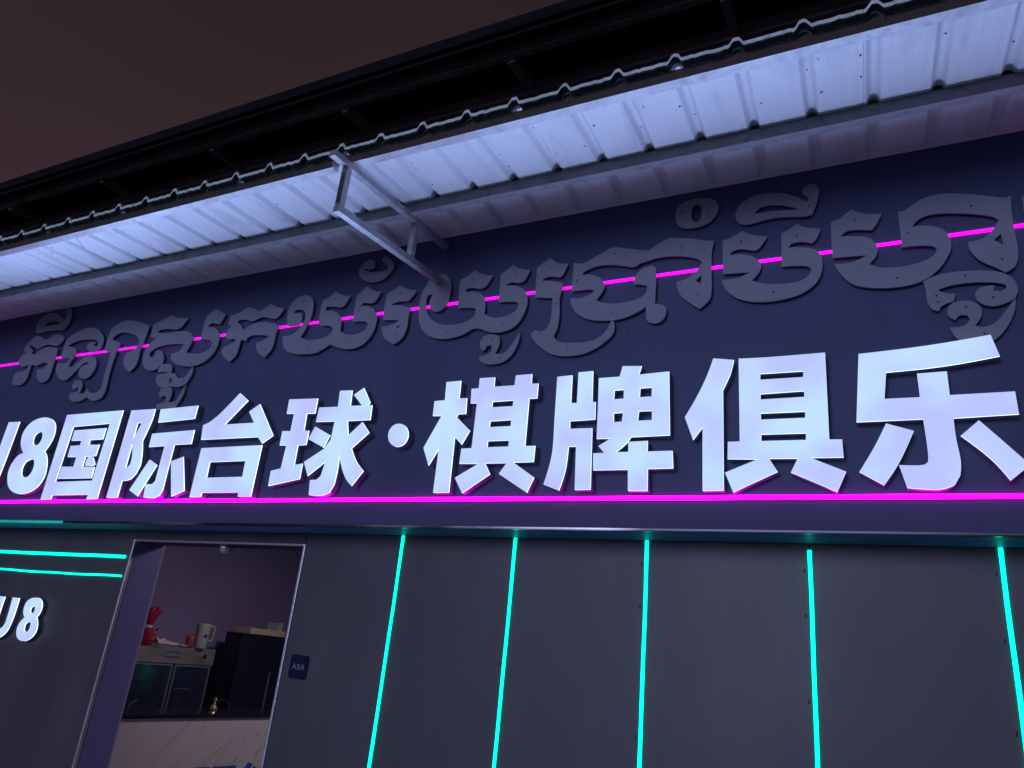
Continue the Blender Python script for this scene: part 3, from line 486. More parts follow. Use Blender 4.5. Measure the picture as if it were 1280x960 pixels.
KHMER = [
('narrow grey vowel sign floating above the first Khmer letter at far left', [[[-7425.2, 4216.4],[-7455.2, 4267.1],[-7456.6, 4326.7],[-7405.7, 4380.0],[-7314.2, 4404.2],[-7207.7, 4396.6],[-7123.1, 4362.2],[-7024.5, 4297.5],[-7006.5, 4318.5],[-7040.0, 4363.4],[-7037.7, 4410.0],[-7000.6, 4419.2],[-6961.6, 4400.1],[-6937.2, 4338.8],[-6933.7, 4263.3],[-6994.0, 4184.3],[-7126.3, 4199.6],[-7246.9, 4204.2],[-7387.8, 4194.6]],[[-7328.8, 4264.0],[-7295.1, 4298.8],[-7213.0, 4305.4],[-7118.8, 4285.7],[-7076.9, 4251.7],[-7209.8, 4265.2]]],[[-7386.7, 4259.1]]),
('first full Khmer letter at far left, with a zigzag top', [[[-7529.1, 4017.3],[-7467.1, 3999.5],[-7533.8, 3977.2],[-7556.3, 3921.6],[-7520.6, 3872.4],[-7444.8, 3845.0],[-7374.7, 3859.1],[-7350.8, 3839.9],[-7388.1, 3803.7],[-7460.0, 3793.0],[-7529.9, 3793.4],[-7542.0, 3726.4],[-7512.7, 3673.4],[-7435.4, 3652.8],[-7354.0, 3660.9],[-7316.6, 3702.4],[-7312.2, 3780.2],[-7318.0, 3865.2],[-7226.6, 3836.6],[-7138.0, 3859.8],[-7047.9, 3845.9],[-7099.2, 3800.6],[-7198.2, 3798.2],[-7164.0, 3723.1],[-7095.9, 3665.9],[-7029.9, 3649.7],[-6974.4, 3669.2],[-6954.6, 3732.9],[-6961.6, 3821.4],[-6965.3, 3910.4],[-6973.0, 3991.6],[-7156.9, 4027.5],[-7248.9, 4009.6],[-7322.1, 3970.1],[-7381.5, 3985.2],[-7363.8, 4000.6],[-7426.6, 4047.4],[-7478.7, 4070.2],[-7396.0, 4061.6],[-7306.0, 4021.2],[-7253.7, 4035.3],[-7169.8, 4052.8],[-7005.0, 4023.0],[-6957.9, 4044.0],[-6924.4, 4099.1],[-7078.4, 4153.9],[-7207.7, 4110.7],[-7365.7, 4168.7],[-7456.6, 4143.7],[-7520.4, 4082.7]]],[[-7333.6, 4107.1],[-7063.3, 4123.5],[-7382.3, 3713.4]]),
('curly double-hooked grey Khmer letter, second from far left', [[[-6886.3, 4047.6],[-6886.5, 4081.4],[-6767.3, 4135.7],[-6653.9, 4165.3],[-6541.6, 4159.9],[-6430.4, 4119.3],[-6335.4, 4042.9],[-6313.1, 3975.5],[-6335.4, 3924.0],[-6392.6, 3899.7],[-6474.3, 3911.2],[-6530.5, 3949.5],[-6535.4, 3993.6],[-6470.2, 4003.1],[-6421.8, 3997.9],[-6437.8, 3972.5],[-6393.2, 3951.5],[-6374.1, 3976.6],[-6413.5, 4013.4],[-6499.5, 4033.6],[-6644.7, 4043.9],[-6750.5, 4033.1],[-6832.2, 4002.7],[-6721.6, 3972.4],[-6673.0, 3936.6],[-6670.5, 3881.7],[-6712.1, 3820.3],[-6709.5, 3782.1],[-6660.1, 3777.7],[-6586.2, 3819.4],[-6496.6, 3859.4],[-6403.1, 3855.7],[-6340.4, 3817.7],[-6310.5, 3751.4],[-6327.6, 3689.9],[-6380.9, 3642.1],[-6448.8, 3641.3],[-6512.1, 3668.7],[-6542.0, 3719.0],[-6527.5, 3760.4],[-6481.7, 3777.6],[-6427.4, 3775.8],[-6454.6, 3801.8],[-6511.0, 3791.0],[-6576.3, 3732.7],[-6630.8, 3683.9],[-6690.9, 3646.2],[-6757.7, 3653.8],[-6834.2, 3695.6],[-6890.4, 3760.1],[-6902.1, 3832.4],[-6774.2, 3817.4],[-6731.4, 3860.3],[-6805.5, 3881.6],[-6876.4, 3885.1],[-6883.0, 3957.8]]],[[-6762.1, 3727.3],[-6424.7, 3687.7],[-6474.4, 4080.3]]),
('tall hooked grey Khmer letter whose tail drops and curls left', [[[-6267.8, 3493.7],[-6331.2, 3534.3],[-6356.9, 3492.9],[-6427.1, 3498.0],[-6413.5, 3556.0],[-6436.2, 3604.7],[-6481.3, 3629.3],[-6542.5, 3629.0],[-6564.3, 3593.8],[-6554.1, 3556.3],[-6509.0, 3542.4],[-6489.1, 3564.9],[-6460.4, 3546.1],[-6471.5, 3511.6],[-6531.8, 3509.7],[-6569.1, 3497.8],[-6550.4, 3459.1],[-6492.2, 3427.2],[-6412.4, 3418.8],[-6343.8, 3432.6],[-6309.8, 3455.8],[-6234.2, 3420.1],[-6151.1, 3414.5],[-6095.3, 3435.8],[-6070.8, 3494.5],[-6087.8, 3693.0],[-6078.2, 3884.6],[-6055.2, 3949.3],[-6196.4, 4001.4],[-6168.3, 4035.5],[-6100.6, 4056.4],[-5984.2, 4039.5],[-5867.0, 3995.8],[-5803.8, 3940.6],[-5847.2, 3867.2],[-5937.0, 3846.3],[-5959.1, 3800.5],[-5930.3, 3732.3],[-5822.0, 3648.6],[-5755.6, 3722.2],[-5760.1, 3852.3],[-5742.7, 3970.0],[-5731.1, 4083.4],[-5892.4, 4139.5],[-6022.2, 4171.5],[-6140.1, 4169.6],[-6261.8, 4112.4],[-6265.8, 4002.7],[-6262.5, 3897.2],[-6160.9, 3868.6],[-6140.1, 3519.9],[-6185.4, 3490.7]]],[[-5990.8, 4095.7],[-5801.6, 3755.8],[-6476.6, 3587.0],[-6212.9, 3454.1]]),
('wide grey Khmer letter with a coiled left foot and two flag tops', [[[-5685.5, 4090.1],[-5591.3, 4115.1],[-5486.4, 4150.4],[-5388.9, 4117.8],[-5252.9, 4100.9],[-5287.3, 4048.4],[-5340.2, 4005.2],[-5461.9, 4021.7],[-5572.8, 4025.1],[-5600.0, 4005.5],[-5501.6, 3982.4],[-5354.7, 3982.2],[-5253.9, 3976.5],[-5177.5, 3951.5],[-5121.9, 3907.2],[-5125.7, 3867.6],[-5165.6, 3771.6],[-5061.6, 3747.7],[-4960.7, 3748.9],[-4891.8, 3777.5],[-4878.9, 3824.2],[-4917.4, 3854.2],[-5032.8, 3874.6],[-5033.5, 3983.4],[-5024.5, 4086.4],[-4942.9, 4148.2],[-4804.6, 4076.0],[-4849.1, 3993.6],[-4949.9, 4016.0],[-4990.7, 3986.4],[-4889.1, 3963.0],[-4823.7, 3902.3],[-4807.4, 3822.2],[-4830.1, 3741.3],[-4893.1, 3675.8],[-4995.6, 3641.2],[-5110.6, 3638.3],[-5240.0, 3669.1],[-5329.5, 3728.5],[-5344.6, 3781.4],[-5261.8, 3790.3],[-5218.6, 3848.8],[-5374.0, 3868.7],[-5539.6, 3856.9],[-5619.8, 3820.5],[-5626.5, 3789.5],[-5582.9, 3766.6],[-5548.3, 3778.4],[-5556.7, 3820.0],[-5495.5, 3823.1],[-5430.2, 3761.1],[-5419.9, 3685.6],[-5503.0, 3641.6],[-5592.6, 3651.8],[-5664.6, 3702.2],[-5697.1, 3775.3],[-5689.8, 3857.0],[-5641.9, 3917.2],[-5599.4, 3950.6],[-5674.7, 3968.4]]],[[-5405.3, 4078.0],[-5068.9, 3664.5],[-5487.5, 3729.7],[-4962.8, 3946.5],[-4850.7, 3782.2]]),
('small grey subscript sign with a round eye, hanging under the coiled letter', [[[-5455.1, 3677.4],[-5397.5, 3686.9],[-5300.7, 3671.3],[-5279.1, 3633.2],[-5280.7, 3597.5],[-5223.5, 3583.6],[-5179.5, 3544.4],[-5104.8, 3540.5],[-5065.1, 3592.2],[-5043.8, 3634.5],[-5021.3, 3599.4],[-5032.2, 3539.9],[-5069.7, 3482.9],[-5149.3, 3461.8],[-5226.3, 3471.0],[-5286.2, 3472.2],[-5345.8, 3471.2],[-5409.1, 3498.4],[-5447.5, 3546.3],[-5444.9, 3591.2],[-5379.4, 3599.2],[-5311.7, 3600.1],[-5369.4, 3613.0],[-5447.4, 3617.5]],[[-5278.3, 3554.8],[-5254.6, 3547.3],[-5247.4, 3507.9],[-5269.5, 3495.3]]],[[-5385.9, 3656.3],[-5335.0, 3553.9],[-5115.1, 3508.4]]),
('lowest small hook-shaped grey sign just above the lit 际', [[[-5330.8, 3373.2],[-5362.7, 3417.2],[-5350.5, 3463.8],[-5277.7, 3469.4],[-5215.4, 3453.7],[-5200.9, 3394.7],[-5218.2, 3330.8],[-5132.3, 3335.8],[-5090.2, 3419.3],[-5061.4, 3480.1],[-5063.4, 3384.9],[-5094.6, 3311.9],[-5122.9, 3270.9],[-5208.4, 3265.5],[-5331.7, 3278.4],[-5351.1, 3328.6],[-5278.9, 3334.8],[-5253.5, 3365.7],[-5278.0, 3391.4],[-5307.8, 3391.3]]],[[-5256.0, 3431.4]]),
('grey Khmer letter with a wavy roof and two pointed feet', [[[-4743.9, 4057.2],[-4657.2, 4070.8],[-4566.7, 4108.2],[-4495.9, 4089.1],[-4427.6, 4056.0],[-4397.1, 4071.4],[-4321.4, 4109.7],[-4247.8, 4071.0],[-4163.3, 4050.3],[-4193.8, 3997.4],[-4241.9, 3967.5],[-4377.0, 4001.4],[-4430.8, 3987.0],[-4486.0, 3976.5],[-4564.0, 4000.5],[-4624.3, 4003.1],[-4650.8, 3991.7],[-4596.5, 3951.2],[-4560.6, 3903.7],[-4498.5, 3939.6],[-4433.2, 3955.7],[-4315.9, 3948.1],[-4178.8, 3901.6],[-4192.2, 3828.7],[-4190.9, 3763.9],[-4201.1, 3700.9],[-4254.9, 3635.1],[-4354.7, 3707.3],[-4380.2, 3774.9],[-4294.6, 3793.6],[-4261.5, 3816.0],[-4329.1, 3834.8],[-4423.9, 3845.4],[-4490.2, 3833.8],[-4497.9, 3801.6],[-4556.9, 3822.2],[-4563.3, 3728.4],[-4572.6, 3682.5],[-4628.8, 3636.5],[-4688.6, 3675.0],[-4747.8, 3728.1],[-4741.8, 3765.6],[-4666.8, 3794.0],[-4620.6, 3810.1],[-4626.8, 3837.4],[-4706.4, 3843.3],[-4745.7, 3871.7],[-4746.0, 3910.5],[-4699.1, 3953.7],[-4749.6, 3979.2]]],[[-4450.6, 4034.7],[-4264.3, 3707.3],[-4258.7, 3766.6],[-4610.5, 3690.9]]),
('grey Khmer letter with a big loop followed by two flags', [[[-4079.7, 3883.3],[-4105.7, 3939.4],[-4114.4, 4034.4],[-4077.6, 4105.3],[-4019.2, 4135.2],[-3953.6, 4135.5],[-3897.0, 4104.0],[-3867.2, 4048.6],[-3862.5, 3964.6],[-3879.9, 3884.3],[-3904.9, 3814.4],[-3928.2, 3771.8],[-3833.0, 3738.9],[-3709.1, 3743.2],[-3642.9, 3766.8],[-3622.0, 3808.7],[-3658.8, 3835.3],[-3745.1, 3850.0],[-3776.4, 3871.8],[-3785.1, 3973.1],[-3780.7, 4064.7],[-3727.6, 4085.1],[-3670.3, 4127.7],[-3591.1, 4083.5],[-3517.4, 4069.9],[-3554.7, 3999.7],[-3585.8, 3980.8],[-3654.8, 3997.3],[-3728.2, 4003.8],[-3734.9, 3970.9],[-3658.3, 3961.0],[-3590.0, 3921.0],[-3557.6, 3865.4],[-3553.1, 3783.2],[-3475.1, 3744.0],[-3388.8, 3739.3],[-3315.7, 3765.8],[-3303.3, 3814.3],[-3341.0, 3833.9],[-3442.9, 3843.3],[-3453.9, 3873.1],[-3454.2, 3965.5],[-3458.1, 4064.7],[-3417.2, 4090.3],[-3373.9, 4131.1],[-3300.6, 4078.7],[-3235.9, 4064.3],[-3272.1, 3992.4],[-3303.0, 3978.2],[-3374.2, 3994.0],[-3414.0, 3965.4],[-3344.7, 3961.3],[-3269.0, 3920.8],[-3233.8, 3855.9],[-3229.3, 3805.4],[-3243.4, 3737.7],[-3285.6, 3673.5],[-3344.3, 3635.5],[-3420.4, 3623.7],[-3514.6, 3638.3],[-3623.0, 3681.6],[-3669.4, 3654.2],[-3701.9, 3642.4],[-3732.6, 3626.8],[-3835.6, 3623.8],[-3955.5, 3638.3],[-4039.4, 3670.9],[-4094.8, 3735.4],[-4112.7, 3801.3],[-4031.4, 3804.2],[-3969.2, 3835.5],[-3935.0, 3890.9],[-3923.9, 3944.7],[-3945.0, 3993.7],[-3994.0, 4015.9],[-4042.7, 4013.8],[-4050.9, 3990.5],[-3980.2, 3983.4],[-3957.6, 3958.2],[-3956.5, 3911.9],[-3986.3, 3880.5]]],[[-3978.3, 4082.3],[-3821.3, 3670.9],[-3664.3, 4059.8],[-3466.3, 3678.0],[-3409.0, 3930.8]]),
('single-flag grey Khmer letter with a pointed foot left of the bracket', [[[-3175.6, 4040.3],[-3129.5, 4059.2],[-3069.8, 4091.3],[-2997.4, 4050.2],[-2918.9, 4028.8],[-2943.7, 3987.3],[-2979.8, 3950.5],[-3067.4, 3959.4],[-3113.8, 3945.6],[-3117.4, 3936.1],[-3039.7, 3925.7],[-2947.8, 3888.8],[-2953.4, 3830.6],[-2952.0, 3733.3],[-2980.9, 3659.7],[-3042.3, 3620.3],[-3090.0, 3647.5],[-3148.0, 3697.5],[-3176.1, 3769.4],[-3087.9, 3778.6],[-3028.8, 3806.7],[-3173.0, 3826.4],[-3180.0, 3919.2]],[[-3050.0, 3747.7],[-3016.4, 3768.1],[-3023.1, 3746.5]]],[[-3054.3, 4018.0],[-3028.1, 3687.0]]),
('small curled grey sign above, partly behind the bracket', [[[-3479.2, 4274.6],[-3464.3, 4315.3],[-3436.0, 4348.4],[-3378.7, 4352.9],[-3337.7, 4321.4],[-3335.9, 4283.7],[-3373.1, 4268.4],[-3429.4, 4288.1],[-3432.2, 4273.6],[-3369.1, 4248.6],[-3286.3, 4235.5],[-3219.1, 4238.5],[-3208.9, 4273.7],[-3267.8, 4315.2],[-3280.1, 4349.2],[-3254.9, 4366.4],[-3174.5, 4299.7],[-3160.6, 4255.4],[-3181.3, 4216.8],[-3228.8, 4172.0],[-3304.4, 4154.2],[-3387.6, 4169.9],[-3461.5, 4218.3]]],[[-3215.9, 4222.3],[-3350.6, 4185.4]]),
('grey Khmer letter behind the bracket foot, its loop and two flags joined', [[[-2804.9, 4107.0],[-2735.3, 4122.9],[-2677.5, 4103.3],[-2639.2, 4050.0],[-2632.4, 3960.5],[-2646.9, 3885.1],[-2681.4, 3843.6],[-2728.5, 3834.3],[-2773.0, 3860.7],[-2791.4, 3920.2],[-2772.7, 3975.1],[-2817.1, 3976.1],[-2821.8, 3903.5],[-2792.8, 3827.1],[-2733.6, 3763.5],[-2652.7, 3726.4],[-2556.4, 3716.9],[-2464.9, 3730.7],[-2408.4, 3768.3],[-2409.2, 3813.1],[-2447.2, 3828.1],[-2550.6, 3836.7],[-2558.0, 3888.4],[-2563.2, 4059.5],[-2512.6, 4077.8],[-2454.4, 4115.6],[-2386.3, 4073.7],[-2307.0, 4056.2],[-2345.0, 3990.5],[-2382.9, 3965.6],[-2457.5, 3981.6],[-2499.5, 3982.6],[-2512.0, 3958.7],[-2432.1, 3947.3],[-2376.9, 3919.2],[-2343.8, 3859.3],[-2339.5, 3769.4],[-2272.9, 3733.6],[-2183.6, 3730.2],[-2109.0, 3759.4],[-2089.7, 3805.3],[-2116.4, 3828.4],[-2240.9, 3840.4],[-2242.3, 3895.1],[-2246.2, 4056.9],[-2212.6, 4072.0],[-2162.3, 4114.9],[-2113.7, 4078.5],[-2030.7, 4053.1],[-2064.1, 3978.5],[-2101.8, 3966.3],[-2162.2, 3978.4],[-2204.9, 3959.7],[-2129.4, 3948.5],[-2067.2, 3914.6],[-2032.2, 3855.8],[-2027.2, 3787.3],[-2055.1, 3704.5],[-2106.1, 3644.0],[-2180.7, 3619.4],[-2269.5, 3624.7],[-2395.2, 3668.3],[-2492.2, 3630.5],[-2614.9, 3616.6],[-2724.4, 3638.5],[-2809.6, 3696.4],[-2859.4, 3784.0],[-2875.0, 3889.7],[-2870.2, 3994.2],[-2836.9, 4063.8]]],[[-2730.0, 4053.1],[-2654.5, 3986.5],[-2718.7, 3910.3],[-2615.1, 3674.1],[-2455.7, 4046.2],[-2188.6, 3671.0],[-2135.7, 4034.5],[-2056.3, 3808.6]]),
('small grey hook-shaped sign under the letter behind the bracket', [[[-2335.9, 3522.0],[-2346.6, 3566.1],[-2316.8, 3606.0],[-2257.7, 3609.0],[-2206.3, 3588.9],[-2195.8, 3540.4],[-2221.1, 3467.9],[-2153.9, 3470.6],[-2094.7, 3539.0],[-2059.0, 3605.4],[-2061.1, 3535.4],[-2095.1, 3455.4],[-2156.1, 3405.9],[-2241.4, 3395.3],[-2312.4, 3415.9],[-2339.9, 3460.8],[-2279.8, 3469.0],[-2249.2, 3498.9],[-2257.7, 3528.1],[-2287.6, 3531.2],[-2299.0, 3503.9],[-2323.0, 3498.8]]],[[-2258.4, 3573.7],[-2183.6, 3436.3]]),
('grey Khmer letter with a flag top and long sickle-shaped foot', [[[-1980.3, 4059.1],[-1932.1, 4092.8],[-1889.3, 4121.2],[-1828.8, 4069.8],[-1758.0, 4055.8],[-1788.4, 3981.8],[-1814.4, 3962.8],[-1888.1, 3979.9],[-1926.4, 3968.3],[-1933.3, 3957.8],[-1862.6, 3943.6],[-1783.1, 3915.5],[-1788.4, 3873.0],[-1798.2, 3806.5],[-1790.8, 3716.0],[-1795.7, 3606.4],[-1817.7, 3549.0],[-1782.1, 3507.2],[-1675.4, 3488.3],[-1562.1, 3488.8],[-1483.8, 3532.7],[-1443.0, 3612.4],[-1425.0, 3594.4],[-1423.6, 3531.1],[-1460.9, 3483.1],[-1528.5, 3438.2],[-1617.8, 3405.5],[-1731.5, 3404.0],[-1828.7, 3428.4],[-1909.6, 3488.3],[-1964.8, 3548.8],[-1976.5, 3588.8],[-1948.1, 3604.3],[-1919.2, 3590.0],[-1871.8, 3609.8],[-1849.7, 3667.9],[-1847.5, 3768.1],[-1846.3, 3818.8],[-1976.4, 3840.3],[-1977.6, 3935.3]]],[[-1884.3, 4037.7],[-1817.5, 3775.3],[-1716.2, 3449.0]]),
('widest grey Khmer letter group with an arched roof and knobbed leg', [[[-1719.6, 4055.3],[-1651.4, 4040.5],[-1547.5, 4086.4],[-1465.3, 4121.5],[-1360.6, 4096.2],[-1227.8, 4056.0],[-1169.6, 4093.7],[-1101.8, 4126.1],[-1080.7, 4123.0],[-1020.9, 4108.8],[-957.5, 4095.1],[-894.9, 4071.2],[-828.9, 4056.1],[-843.5, 3992.5],[-845.5, 3872.5],[-844.8, 3715.3],[-857.3, 3668.8],[-912.4, 3618.5],[-969.0, 3664.7],[-1022.5, 3721.0],[-1045.8, 3773.9],[-1046.6, 3813.9],[-980.4, 3833.9],[-928.1, 3875.7],[-902.3, 3921.7],[-929.0, 3951.4],[-1000.5, 3978.8],[-1091.4, 3996.3],[-1174.4, 3997.9],[-1230.0, 3986.4],[-1276.8, 3978.8],[-1314.1, 3959.4],[-1396.1, 3981.7],[-1479.6, 4000.9],[-1563.6, 4003.3],[-1636.5, 3980.8],[-1658.5, 3958.1],[-1581.0, 3943.7],[-1526.3, 3907.2],[-1500.3, 3853.2],[-1519.9, 3800.9],[-1550.8, 3763.5],[-1485.1, 3732.7],[-1383.5, 3722.2],[-1284.9, 3735.5],[-1237.1, 3766.1],[-1229.1, 3813.2],[-1269.0, 3829.9],[-1313.8, 3836.5],[-1301.6, 3900.1],[-1263.3, 3938.0],[-1204.5, 3952.6],[-1176.3, 3929.5],[-1173.8, 3847.9],[-1176.5, 3688.9],[-1128.3, 3672.0],[-1108.8, 3648.7],[-1112.1, 3597.5],[-1144.0, 3562.4],[-1186.6, 3560.4],[-1220.9, 3585.2],[-1230.9, 3675.2],[-1300.4, 3636.9],[-1398.0, 3612.2],[-1498.7, 3616.1],[-1592.3, 3636.2],[-1668.7, 3683.8],[-1714.0, 3750.3],[-1722.2, 3801.5],[-1634.4, 3794.9],[-1563.4, 3832.5],[-1606.1, 3844.2],[-1721.3, 3846.3],[-1721.2, 3931.3]],[[-936.1, 3807.2],[-903.3, 3838.9],[-905.3, 3777.9]]],[[-1447.1, 4072.6],[-1689.1, 3920.7],[-1435.7, 3664.8],[-1024.2, 4041.7],[-923.7, 3714.9]]),
('grey ring-shaped sign floating above the arched letter', [[[-1065.5, 4269.3],[-1057.3, 4321.7],[-1016.3, 4362.1],[-942.9, 4373.5],[-870.3, 4363.2],[-821.0, 4331.2],[-805.8, 4285.5],[-820.7, 4230.6],[-860.3, 4191.3],[-922.5, 4169.9],[-985.7, 4171.6],[-1036.2, 4191.9],[-1060.0, 4230.7]],[[-933.4, 4333.6],[-907.7, 4306.8],[-907.2, 4253.4],[-918.5, 4213.3],[-940.9, 4207.2],[-963.8, 4227.6],[-967.4, 4287.0],[-956.0, 4322.2]]],[[-871.3, 4237.6],[-1021.5, 4289.5]]),
('long leaf-shaped grey vowel sign with an upturned tail, upper right', [[[-707.5, 4197.3],[-702.9, 4237.9],[-668.1, 4288.0],[-599.3, 4320.2],[-514.9, 4322.6],[-432.7, 4299.3],[-360.7, 4258.0],[-314.1, 4217.7],[-301.2, 4245.1],[-331.9, 4277.1],[-330.7, 4312.5],[-301.9, 4331.5],[-262.4, 4322.5],[-246.4, 4288.5],[-254.3, 4229.9],[-285.8, 4132.2],[-325.6, 4123.4],[-420.9, 4139.7],[-526.9, 4145.8],[-618.8, 4131.5],[-669.5, 4138.4],[-699.1, 4164.7]],[[-599.4, 4196.0],[-567.0, 4230.4],[-508.5, 4236.6],[-434.9, 4218.1],[-355.5, 4176.3],[-435.8, 4185.9],[-517.7, 4194.6]]],[[-628.5, 4235.0],[-301.8, 4187.1]]),
('grey Khmer letter of two flags over a bowl, under the leaf-shaped sign', [[[-781.2, 4047.4],[-738.2, 4059.8],[-669.9, 4092.7],[-611.5, 4056.4],[-530.9, 4031.5],[-571.5, 3969.6],[-600.6, 3952.1],[-662.7, 3970.9],[-713.1, 3972.8],[-742.9, 3945.0],[-671.3, 3937.7],[-613.5, 3913.0],[-573.2, 3867.3],[-574.1, 3819.2],[-619.7, 3759.2],[-551.5, 3729.9],[-448.9, 3714.5],[-363.3, 3720.2],[-316.3, 3750.1],[-307.2, 3785.9],[-337.1, 3807.5],[-461.7, 3822.1],[-454.4, 4036.9],[-415.4, 4054.2],[-370.5, 4085.0],[-328.2, 4052.2],[-248.9, 4027.2],[-273.0, 3969.1],[-297.1, 3944.8],[-362.7, 3964.4],[-402.2, 3961.8],[-420.4, 3938.0],[-348.3, 3927.1],[-287.2, 3904.9],[-254.6, 3861.4],[-247.9, 3804.2],[-259.7, 3741.3],[-296.1, 3682.5],[-358.4, 3641.3],[-436.0, 3620.1],[-530.0, 3614.6],[-625.6, 3627.6],[-706.7, 3662.3],[-760.4, 3717.7],[-783.1, 3774.2],[-783.0, 3788.8],[-697.6, 3788.4],[-631.3, 3813.8],[-781.3, 3824.7],[-781.3, 3862.1]]],[[-677.3, 4025.4],[-506.7, 3668.9],[-373.1, 4007.0]]),
('big grey Khmer letter with arched roof near the right edge', [[[-194.1, 4062.4],[-153.5, 4074.7],[-89.4, 4120.3],[-30.6, 4083.5],[57.7, 4063.3],[23.6, 3995.4],[1.0, 3972.4],[-62.2, 3986.7],[-114.0, 3988.9],[-152.2, 3960.6],[-81.6, 3949.7],[-14.6, 3926.4],[20.1, 3877.0],[20.8, 3823.6],[-20.3, 3767.0],[31.7, 3737.5],[120.6, 3728.3],[201.2, 3735.7],[266.2, 3760.7],[294.4, 3796.9],[279.4, 3822.3],[209.4, 3837.9],[137.1, 3840.2],[137.3, 3951.8],[135.4, 4060.6],[170.4, 4064.3],[248.0, 4113.5],[330.0, 4128.4],[446.1, 4105.0],[542.5, 4071.2],[611.0, 4045.7],[641.3, 4051.7],[634.3, 3958.1],[633.7, 3856.8],[634.1, 3717.9],[613.8, 3653.1],[571.0, 3623.2],[535.0, 3656.2],[474.2, 3705.6],[436.1, 3772.1],[433.2, 3818.3],[502.1, 3831.1],[552.2, 3882.5],[575.3, 3924.0],[544.7, 3950.7],[472.1, 3978.9],[350.9, 4007.8],[271.8, 4011.1],[221.6, 3989.0],[196.4, 3956.5],[266.4, 3948.2],[326.8, 3915.5],[356.6, 3857.9],[356.3, 3796.3],[325.6, 3730.4],[273.8, 3668.1],[208.1, 3628.0],[112.0, 3612.0],[-0.7, 3621.4],[-98.4, 3653.4],[-154.5, 3714.4],[-189.3, 3794.8],[-107.6, 3792.0],[-29.5, 3821.6],[-196.1, 3833.7],[-197.8, 3927.0]],[[543.0, 3811.4],[575.9, 3842.6],[578.8, 3776.9]]],[[-76.0, 4048.1],[103.8, 3664.2],[173.9, 3918.2],[467.7, 4027.0],[565.0, 3698.3]]),
('hooked grey subscript sign under the arched letter at right', [[[217.5, 3627.6],[287.9, 3653.9],[379.9, 3659.3],[482.9, 3647.9],[553.5, 3626.9],[598.6, 3583.3],[610.0, 3529.3],[594.3, 3484.4],[548.9, 3457.7],[491.2, 3451.3],[443.7, 3481.5],[431.7, 3521.5],[451.0, 3552.5],[488.6, 3562.4],[517.3, 3560.1],[510.9, 3534.2],[542.2, 3524.9],[566.7, 3540.3],[560.4, 3560.4],[519.0, 3576.2],[432.7, 3589.2],[342.9, 3587.9],[276.7, 3570.0],[309.0, 3548.6],[351.9, 3539.6],[342.2, 3500.1],[287.5, 3478.4],[273.9, 3453.1],[241.2, 3470.0],[226.0, 3516.0],[225.5, 3575.4]]],[[401.4, 3633.2],[268.5, 3537.7],[272.3, 3502.9],[504.7, 3496.9]]),
('grey hook-shaped sign just above the lit 乐', [[[339.7, 3395.0],[312.1, 3417.5],[308.1, 3456.4],[333.9, 3491.6],[386.4, 3496.0],[428.8, 3478.7],[450.9, 3445.3],[446.2, 3400.7],[416.5, 3357.5],[451.1, 3344.0],[503.3, 3365.6],[552.3, 3424.5],[594.1, 3482.5],[585.5, 3420.2],[549.9, 3341.6],[501.4, 3283.1],[441.6, 3253.0],[384.9, 3259.0],[330.9, 3301.9],[310.3, 3358.7],[365.7, 3358.8],[397.8, 3387.9],[392.9, 3412.1],[371.6, 3419.5],[350.3, 3412.7]]],[[388.8, 3460.2],[451.0, 3308.9]]),
('sliver of a grey Khmer letter cut by the right edge', [[[687.1, 4046.8],[725.3, 3990.3],[796.0, 3985.3],[834.5, 3957.0],[812.1, 3891.7],[728.4, 3898.5],[686.5, 3846.7],[684.1, 3947.9]]],[]),
]
DESKLET = [[[1.522, 0.5045],[1.6965, 0.5014],[1.7183, 0.4577],[1.5266, 0.4587]],[[1.7341, 0.4993],[2.023, 0.4945],[2.0165, 0.4655],[1.7598, 0.4693]],[[2.132, 0.466],[2.1736, 0.516],[2.2344, 0.4902],[2.1865, 0.436]],[[2.2262, 0.441],[2.2546, 0.477],[2.2935, 0.4642],[2.278, 0.4228]]]

KLIGHT = 16.0
def character(key, comps, label, yf, yb, power, group):
    xs = [p[0] for c in comps for p in c[0]]; zz = [p[1] for c in comps for p in c[0]]
    x0, x1, z0, z1 = min(xs) / 1000, max(xs) / 1000, min(zz) / 1000, max(zz) / 1000
    e = empty('lit_character', ((x0 + x1) / 2, yb, z0), label, 'illuminated sign', group)
    area = 0
    for c in comps:
        corner = 14 if key not in ('8', 'dot', 'U') else 40
        if key in ('qiu', 'pai', 'ju', 'le', 'ji'): corner = 24
        rings = [mm(r, corner) for r in c]
        fv, bv, front, sides = plate(rings, yf, yf + .008)
        area += abs(sum(rings[0][i - 1][0] * rings[0][i][1] - rings[0][i][0] * rings[0][i - 1][1] for i in range(len(rings[0])))) / 2
        me = pydata('letter_face', fv + bv, front + sides)
        f = link('letter_face', me, M['face'], e); me.materials.append(M['rim'])
        for i, p in enumerate(me.polygons):
            if i >= len(front): p.material_index = 1
        fv, bv, front, sides = plate(rings, yf + .0085, yb)
        n = len(fv); back = [tuple(reversed([q + n for q in t])) for t in front]
        link('letter_side', pydata('letter_side', fv + bv, sides + back), M['side'], f)
    # the LEDs of this character
    ld = bpy.data.lights.new('character_leds', 'AREA'); ld.shape = 'RECTANGLE'; ld.size = (x1 - x0) * .95; ld.size_y = (z1 - z0) * .9
    ld.spread = R(167); ld.energy = math.pi * area * power; ld.color = (.37, .52, .98)
    lo = bpy.data.objects.new('character_leds', ld); COL.objects.link(lo); lo.location = ((x0 + x1) / 2, yf - .012, (z0 + z1) / 2)
    lo.rotation_euler = (R(-90), 0, 0)
    lo.parent = e; lo.matrix_parent_inverse = parent_inv(e)
for key, label, comps in CHARS: character(key, comps, label, -.062, -.004, KLIGHT, 'large lit characters of the shop sign')
